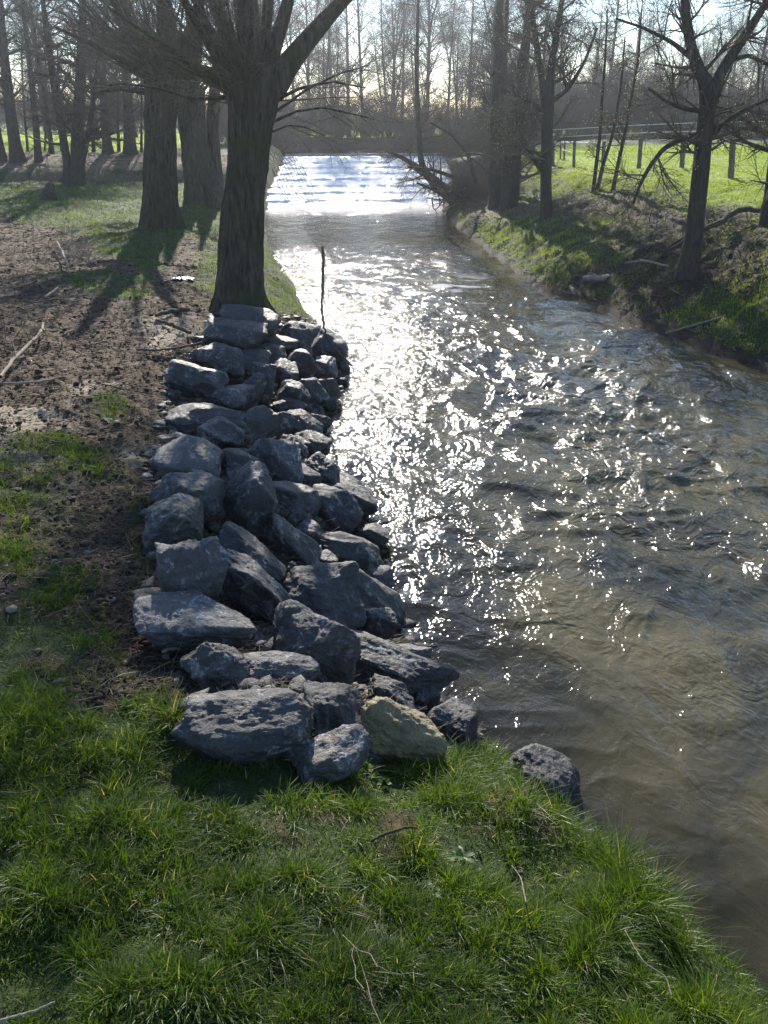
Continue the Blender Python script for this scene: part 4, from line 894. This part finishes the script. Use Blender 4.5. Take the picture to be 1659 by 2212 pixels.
stick('dead_branch', [(1262, 606, 12), (1290, 604, 14), (1314, 606, 14)], M_STICK, 'short grey log stub on the mud at the right waterline', group=st, seed=13, lift=.1)
stick('dead_branch', [(1231, 620, 6), (1236, 628, 7), (1241, 638, 6)], M_STICK, 'small upright brown stick end at the right waterline', group=st, seed=14, lift=.15)
stick('dead_branch', [(1437, 720, 3), (1470, 712, 4), (1510, 700, 4), (1560, 685, 3)], M_STICK, 'long thin straw-coloured stem over the lower right bank', group=st, seed=15, lift=.1)
stick('dead_branch', [(1395, 590, 4), (1420, 560, 5), (1450, 530, 5), (1500, 500, 4)], M_DSTICK, 'thin root running up the dark slope to the forked tree', group=st, seed=16, lift=.08, twigs=5)
stick('dead_branch', [(800, 1818, 6), (840, 1800, 7), (880, 1788, 6), (900, 1790, 5)], M_DSTICK, 'short dark twig lying in the foreground grass', group=st, seed=17, lift=.09)
stick('dead_branch', [(440, 1545, 3), (445, 1585, 3), (452, 1600, 3)], M_STICK, 'pale dry stalk in the grass under the long slab', group=st, seed=18, lift=.1)
stick('dead_branch', [(1105, 1870, 2.5), (1125, 1895, 2.5), (1136, 1950, 2.5)], M_STICK, 'pale bent straw in the grass at the right foreground', group=st, seed=19, lift=.12)
stick('dead_branch', [(1350, 2010, 2), (1390, 2080, 2.5), (1440, 2110, 2.5), (1450, 2150, 2)], M_STICK, 'long curved pale straw near the lower right corner', group=st, seed=20, lift=.12)
stick('dead_branch', [(0, 1712, 4), (40, 1715, 4), (75, 1708, 3)], M_DSTICK, 'thin brown stem at the left edge of the foreground grass', group=st, seed=21, lift=.1)
stick('dead_branch', [(0, 2205, 6), (60, 2190, 6), (120, 2165, 4)], M_STICK, 'pale stem in the lower left corner', group=st, seed=22, lift=.1)
stick('dead_branch', [(740, 2020, 2), (775, 2055, 2.5), (800, 2060, 2), (815, 2090, 2)], M_STICK, 'forked whitish twig in the middle of the foreground grass', group=st, seed=23, lift=.1, twigs=3)
def brush(name, c, n, spread, L, mats, label, cat, seed):
    rs_ = np.random.RandomState(seed); p0, t = hit(*c); s = p0+np.stack([rs_.normal(0, spread, n), rs_.normal(0, spread*.8, n), rs_.uniform(0, .1, n)], 1)
    s[:, 2] = terrain(s[:, 0], s[:, 1])+rs_.uniform(.01, .12, n)
    d = norm(rs_.normal(0, 1, (n, 3))*np.array([1, 1, .45])+np.array([0, 0, .12])); out = [s]; p = s; l = L*rs_.uniform(.4, 1.2, n)
    for k in range(5): d = norm(d+rs_.normal(0, .22, (n, 3))); p = p+d*(l/5)[:, None]; out.append(p)
    P = np.stack(out, 1); R = np.outer(rs_.uniform(.003, .009, n), [1, .9, .8, .65, .5, .3]); V, Fq = tubes(P, R, 4)
    return prop(mesh_obj(name, V, Fq, mats, origin=tuple(p0)), label, cat)
brush('brush_heap', (150, 560), 90, .45, .8, M_STICK, 'heap of pale broken twigs on the dirt at the upper left', 'brush heap', 1)
brush('brush_heap', (30, 760), 60, .4, .7, M_DSTICK, 'loose heap of brown twigs at the left edge below the crooked branch', 'brush heap', 2)
brush('brush_heap', (440, 790), 120, .35, .5, M_DSTICK, 'tangle of dry brown weeds between the path and the upper boulders', 'brush heap', 3)
brush('brush_heap', (1600, 600), 70, .6, .9, M_DSTICK, 'tangle of bare stems on the dark slope at the right edge', 'brush heap', 4)
brush('brush_heap', (1060, 420), 120, .7, .9, M_DSTICK, 'dark tangle of twigs around the feet of the waterside trunks', 'brush heap', 5)
# stump
rs = np.random.RandomState(12); p, t = hit(112, 434); sv, sf = rock_mesh(4, 66, 6, 8, .25, .9); sv = sv*np.array([.28, .25, .55])+p+np.array([0, 0, .15])
o = mesh_obj('tree_stump', sv, sf, M_DSTICK, origin=tuple(p)); prop(o, 'small dark rotten stump in the lawn at the left', 'stump')
# crumpled litter
p, t = hit(396, 606, detail=True); rs = np.random.RandomState(2); nx_, ny_ = 22, 14
X, Y_ = np.meshgrid(np.linspace(-.22, .22, nx_), np.linspace(-.13, .13, ny_), indexing='ij'); Z = .05*np.abs(fbm(X*14, Y_*14, 3, 7))+.03*(1-np.abs(X)/.22)+.02
V = np.stack([X.ravel()+rs.normal(0, .006, X.size), Y_.ravel()+rs.normal(0, .006, X.size), Z.ravel()], 1)+p
m_l, nt, out = newmat('crumpled wrapper'); pbsdf(nt, out, ramp(nt, noise(nt, coords(nt), 22, 3), [(.42, (.10, .14, .22)), (.5, (.55, .57, .6)), (.62, (.7, .7, .7))]), .35, None, .5)
V2 = V.copy(); V2[:, 2] -= .004; Fg = grid_faces(nx_, ny_)
o = mesh_obj('crumpled_wrapper', np.vstack([V, V2]), [Fg, Fg[:, ::-1]+len(V)], m_l, origin=tuple(p), smooth=False); prop(o, 'crumpled white and silver wrapper lying on the path left of the nearest willow', 'litter')

# ------------------------------------------------------------------ loose litter on soil (stuff)
def scatter_pts(n, r0, r1, a0, a1, rs_):
    r = np.exp(rs_.uniform(math.log(r0), math.log(r1), n)); a = rs_.uniform(a0, a1, n); return r*np.sin(a), r*np.cos(a), r
rs = np.random.RandomState(21); x, y, r = scatter_pts(110000, 3, 62, -.5, .5, rs); z, dl, dr, ins, left, dd = terrain(x, y, info=True); g, mud, lit, sand, pas = regions(x, y, z, dl, dr, ins, left, dd)
k = (~ins) & (rs.rand(len(x)) < np.maximum((1-g)*.7, lit)*(1-.6*sand)) & (dd > .15); x, y, z, r = x[k], y[k], z[k], r[k]; n = len(x)
az = rs.uniform(0, 6.28, n); L = rs.uniform(.02, .12, n)*(1+.03*r)*np.where(rs.rand(n) < .04, 2.6, 1); d = np.stack([np.cos(az), np.sin(az), rs.normal(0, .22, n)], 1)
P = np.stack([np.stack([x, y, z+.012], 1), np.stack([x, y, z+.016], 1)+d*(L*.5)[:, None]+rs.normal(0, .006, (n, 3)), np.stack([x, y, z+.012], 1)+d*L[:, None]], 1)
P[:, :, 2] = np.maximum(P[:, :, 2], (z+.006)[:, None]); R = np.outer(.0012+.00028*r, [1, 1, .6]); V, Fq = tubes(P, R, 3)
o = mesh_obj('dry_stalk_litter', V, Fq, M_DRY, attrs=dict(tone=np.repeat(rs.beta(1.3, 2.2, n), 9))); prop(o, 'scattered dry stalks and plant bits on the bare soil', 'plant litter', kind='stuff')
rs = np.random.RandomState(24); x, y, r = scatter_pts(16000, 12, 42, .1, .62, rs); z, dl, dr, ins, left, dd = terrain(x, y, info=True); g, mud, lit, sand, pas = regions(x, y, z, dl, dr, ins, left, dd)
k = (~ins) & (~left) & (dd > .1) & (dd < 5) & (rs.rand(len(x)) < .75*np.maximum(mud, lit)+.03); x, y, z, r = x[k], y[k], z[k], r[k]; n = len(x)
d = norm(np.stack([rs.normal(0, 1, n), rs.normal(0, 1, n), rs.normal(.1, .45, n)], 1)); L = rs.gamma(2.2, .11, n); p = np.stack([x, y, z+.01], 1); out_ = [p]
for q_ in range(4): d = norm(d+rs.normal(0, .3, (n, 3))); p = p+d*(L/4)[:, None]; out_.append(p)
P = np.stack(out_, 1); P[:, :, 2] = np.maximum(P[:, :, 2], (z-.02)[:, None]); V, Fq = tubes(P, np.outer(rs.uniform(.005, .014, n), [1, .9, .8, .6, .3]), 3)
o = mesh_obj('root_and_stem_tangle', V, Fq, M_DRY, attrs=dict(tone=np.repeat(rs.beta(1.2, 1.8, n), 15))); prop(o, 'tangle of exposed roots and dead stems over the right bank', 'plant litter', kind='stuff')
# pebbles and clods
rs = np.random.RandomState(22); x, y, r = scatter_pts(26000, 3.4, 28, -.5, .5, rs); z, dl, dr, ins, left, dd = terrain(x, y, info=True); g, mud, lit, sand, pas = regions(x, y, z, dl, dr, ins, left, dd)
k = (~ins) & (rs.rand(len(x)) < (1-g)*.85) & (dd > .1); x, y, z, r = x[k], y[k], z[k], r[k]; n = len(x)
cv, cf2 = rock_mesh(1, 5, 6, 5, .2, .9); sc = rs.gamma(2, .006, n)+.006; sc = np.minimum(sc, .055); an = rs.uniform(0, 6.28, n)
C = cv[None]*(sc[:, None]*rs.uniform(.7, 1.3, (n, 3)))[:, None, :]*np.array([1, 1, .6]); ca, sa = np.cos(an)[:, None], np.sin(an)[:, None]
Vx = C[:, :, 0]*ca-C[:, :, 1]*sa+x[:, None]; Vy = C[:, :, 0]*sa+C[:, :, 1]*ca+y[:, None]; Vz = C[:, :, 2]+(z+sc*.2)[:, None]
V = np.stack([Vx, Vy, Vz], 2).reshape(-1, 3); Fq = (cf2[None]+(np.arange(n)*len(cv))[:, None, None]).reshape(-1, 3)
m_c, nt, out = newmat('clods and pebbles'); t_ = attr(nt, 'tone'); pbsdf(nt, out, ramp(nt, t_, [(0, (.02, .014, .01)), (.6, (.07, .048, .034)), (.93, (.12, .09, .065)), (1, (.26, .23, .19))]), .9, None, .2)
o = mesh_obj('soil_clods', V, Fq, m_c, attrs=dict(tone=np.repeat(rs.uniform(0, 1, n)**1.3, len(cv)))); prop(o, 'crumbs of soil and small pebbles on the bare banks', 'soil', kind='stuff')

rs = np.random.RandomState(29); lo, hi = RIPR.min(0), RIPR.max(0); x = rs.uniform(lo[0], hi[0], 2600); y = rs.uniform(lo[1], hi[1], 2600); k = inpoly(x, y, RIPR); x, y = x[k], y[k]
z = terrain(x, y); n = len(x); cvs = [rock_mesh(2, 60+j, 20, 6, .12, .9) for j in range(5)]; Vs = []; Fs = []; b0_ = 0
for i in range(n):
    vv, ff = cvs[i % 5]; sc = rs.uniform(.03, .12)*rs.uniform(.5, 1); a_1 = rs.uniform(0, 6.28); ca, sa = math.cos(a_1), math.sin(a_1); w_ = vv*np.array([sc, sc*.8, sc*.6])
    Vs.append(np.stack([w_[:, 0]*ca-w_[:, 1]*sa+x[i], w_[:, 0]*sa+w_[:, 1]*ca+y[i], w_[:, 2]+z[i]+sc*.1], 1)); Fs.append(ff+b0_); b0_ += len(vv)
o = mesh_obj('stone_rubble', np.vstack(Vs), np.vstack(Fs), M_ROCK); prop(o, 'small broken stones packed in the gaps between the boulders', 'rubble', kind='stuff')

# ------------------------------------------------------------------ grass
def blades(name, x, y, z, L, W, lean, tone, mat, label, rs_, droop=.5, dirbias=None):
    n = len(x); az = rs_.uniform(0, 2*math.pi, n); ld = np.stack([np.cos(az), np.sin(az)], 1)
    if dirbias is not None: ld = ld+dirbias; ld /= np.linalg.norm(ld, axis=1, keepdims=True)+1e-6
    fa = rs_.uniform(0, 2*math.pi, n); wv = np.stack([np.cos(fa), np.sin(fa), np.zeros(n)], 1)*(W/2)[:, None]
    b = np.stack([x, y, z-.01], 1); V = np.zeros((n, 7, 3)); ts = (0, .4, .75, 1.0); ws = (1, .9, .6)
    for k, t in enumerate(ts):
        h = L*(t-(lean*.35+droop*.25)*t*t*np.minimum(lean*1.6, 1.2)); o = L*lean*(t**1.7)
        c = b+np.stack([ld[:, 0]*o, ld[:, 1]*o, h], 1)
        if k < 3: V[:, 2*k] = c-wv*ws[k]; V[:, 2*k+1] = c+wv*ws[k]
        else: V[:, 6] = c
    i = (np.arange(n)*7)[:, None]; q = np.concatenate([i+np.array([[0, 1, 3, 2]]), i+np.array([[2, 3, 5, 4]])]); t3 = i+np.array([[4, 5, 6]])
    o = mesh_obj(name, V.reshape(-1, 3), [q, t3], mat, attrs=dict(tone=np.repeat(np.clip(tone, 0, 1), 7))); return prop(o, label, 'grass', kind='stuff')
def field(n, r0, r1, a0, a1, seed):
    rs_ = np.random.RandomState(seed); x, y, r = scatter_pts(n, r0, r1, a0, a1, rs_)
    z, dl, dr, ins, left, dd = terrain(x, y, info=True); g, mud, lit, sand, pas = regions(x, y, z, dl, dr, ins, left, dd); return rs_, x, y, r, z, dl, dr, ins, left, dd, g, pas
# foreground bank
rs_, x, y, r, z, dl, dr, ins, left, dd, g, pas = field(430000, 1.2, 7.5, -.62, .66, 31)
cl = fbm(x*2.2, y*2.2, 3, 101); c2 = fbm(x*6.5, y*6.5, 2, 103)
den = np.clip(g*(.35+.65*sstep(-.35, .25, cl+.5*c2)), 0, 1)
k = (~ins) & left & (dd > .05) & (rs_.rand(len(x)) < den); x, y, z, r, cl, c2, dd, g = x[k], y[k], z[k], r[k], cl[k], c2[k], dd[k], g[k]; n = len(x)
edge = (1-sstep(.7, 1.5, dd))*(1-sstep(4.2, 5.0, y)); tuft = sstep(.0, .4, cl)
L = (.055+.09*rs_.rand(n)**1.3+.04*tuft+.06*np.maximum(c2, 0))*(1+.7*edge*sstep(-.2, .3, cl+.3))*(.55+.75*sstep(-.5, .35, c2+.6*cl))
for mx, my, mr_, mh_ in MOUNDS: L = L*(1+.55*(mh_/.12)*np.exp(-((x-mx)**2+(y-my)**2)/mr_**2))
L = L*.60; W = .0026+.0030*rs_.rand(n)+.0003*r
lean = rs_.beta(2, 2, n)*1.35+.15; tone = .38+.30*fbm(x*1.1, y*1.1, 3, 111)+.28*(rs_.rand(n)-.5); tone = np.where(rs_.rand(n) < .035, 1, np.minimum(tone, .9))
blades('grass', x, y, z, L, W, lean, tone, M_GRASS, 'lush green grass on the foreground bank', rs_)
# middle left bank
rs_, x, y, r, z, dl, dr, ins, left, dd, g, pas = field(260000, 7.5, 46, -.60, .15, 32)
c2 = fbm(x*2.5, y*2.5, 3, 105); k = (~ins) & left & (dd > .1) & (rs_.rand(len(x)) < g*(.3+.7*sstep(-.3, .2, c2))); x, y, z, r, c2 = x[k], y[k], z[k], r[k], c2[k]; n = len(x)
blades('grass', x, y, z, (.035+.05*rs_.rand(n)+.05*np.maximum(c2, 0))*(1+.006*r), .0022+.00045*r, rs_.beta(2, 2.5, n)+.1, .5+.3*fbm(x*.6, y*.6, 3, 112)+.3*(rs_.rand(n)-.5), M_GRASS, 'green grass on the left bank under the willows', rs_)
# right bank
rs_, x, y, r, z, dl, dr, ins, left, dd, g, pas = field(330000, 12, 56, .0, .66, 33)
c2 = fbm(x*1.8, y*1.8, 3, 106); k = (~ins) & (~left) & (dd > .12) & (rs_.rand(len(x)) < g*(.35+.65*sstep(-.3, .2, c2))); x, y, z, r, c2, pas = x[k], y[k], z[k], r[k], c2[k], pas[k]; n = len(x)
blades('bank_grass', x, y, z, (.04+.06*rs_.rand(n)+.05*np.maximum(c2, 0))*(1+.004*r)*(1-.4*pas), .0025+.0005*r, rs_.beta(2, 2.5, n)+.1, .55+.3*fbm(x*.6, y*.6, 3, 113)+.35*(rs_.rand(n)-.5), M_GRASSY, 'sunlit grass on the right bank and pasture edge', rs_)
# far pastures
rs_, x, y, r, z, dl, dr, ins, left, dd, g, pas = field(150000, 50, 130, -.62, .66, 34)
k = (~ins) & (rs_.rand(len(x)) < pas); x, y, z, r = x[k], y[k], z[k], r[k]; n = len(x)
blades('pasture_grass', x, y, z, .05+.06*rs_.rand(n), .0006*r, rs_.beta(2, 2.5, n)+.1, .55+.3*fbm(x*.3, y*.3, 3, 114)+.35*(rs_.rand(n)-.5), M_GRASSY, 'short sunlit grass of the far pastures', rs_)

# broadleaf weeds
def weed(px, py, size, nl, seed, label, up=.5):
    rs_ = np.random.RandomState(seed); p, t = hit(px, py, detail=True); parts = []
    for k in range(nl):
        az = rs_.uniform(0, 6.28); L = size*rs_.uniform(.6, 1.2); wd = L*rs_.uniform(.28, .4); el = rs_.uniform(.2, 1.1)*up*1.6; m = 9
        s = np.linspace(0, 1, m); c = np.stack([np.cos(az)*s*math.cos(el), np.sin(az)*s*math.cos(el), s*math.sin(el)-.45*s*s*.6], 1)*L+p+np.array([0, 0, .02]); hw = wd*np.sin(np.clip(s*1.05, .02, 1)*math.pi)**.8*(1+.25*np.sin(s*22))*.5
        side = np.array([-math.sin(az), math.cos(az), 0]); a1 = c+side*hw[:, None]+np.array([0, 0, .12])*hw[:, None]; a2 = c-side*hw[:, None]+np.array([0, 0, .12])*hw[:, None]
        parts.append((np.stack([a1, c, a2], 1).reshape(-1, 3), grid_faces(m, 3)))
    V, Fq = merge(parts); o = mesh_obj('broadleaf_weed', V, Fq, M_WEED, origin=tuple(p), attrs=dict(tone=rs_.uniform(.3, 1, len(V))))
    return prop(o, label, 'weed', 'broadleaf weeds in the grass')
weed(500, 1625, .09, 11, 1, 'dark leafy weed in the grass below the left part of the long slab')
weed(790, 1668, .06, 60, 2, 'dense pale-leaved weed clump right behind the wedge-shaped boulder, at the grass edge', 1.0)
weed(830, 1700, .05, 50, 7, 'low leafy weed clump in the grass in front of the tan boulder', 1.0)
weed(1000, 1858, .07, 11, 3, 'pale jagged-leaved weed in the middle of the right foreground grass')
weed(930, 1935, .07, 5, 4, 'small pale leaf rosette on the bare patch of the foreground')
weed(505, 1985, .06, 6, 5, 'small round-leaved weed in the lower left foreground grass')
weed(490, 2030, .05, 5, 6, 'tiny pale-leaved weed below the round-leaved one')
weed(240, 915, .10, 12, 8, 'broad-leaved weed beside the tuft on the bare dirt')
weed(1205, 545, .16, 26, 9, 'glossy-leaved weed on the bright grassy hump of the right bank')

# ------------------------------------------------------------------ haze
import bmesh
hz = bpy.data.meshes.new('glare_haze'); import bmesh
bm = bmesh.new(); bmesh.ops.create_cube(bm, size=1); bm.to_mesh(hz); bm.free()
ho = bpy.data.objects.new('glare_haze', hz); COL.objects.link(ho); ho.scale = (420, 420, 32); ho.location = (0, 0, 14.8); prop(ho, kind='stuff')  # thin air volume, also added to imitate lens glare towards the sun
mh, nt, out = newmat('glare_haze'); pv = nd(nt, 'ShaderNodeVolumePrincipled'); pv.inputs['Density'].default_value = .0006; pv.inputs['Anisotropy'].default_value = .72
pv.inputs['Color'].default_value = (.85, .9, 1, 1); nt.links.new(pv.outputs[0], out.inputs['Volume']); hz.materials.append(mh)
print('verts', sum(len(m.vertices) for m in bpy.data.meshes), 'objs', len(scene.objects))
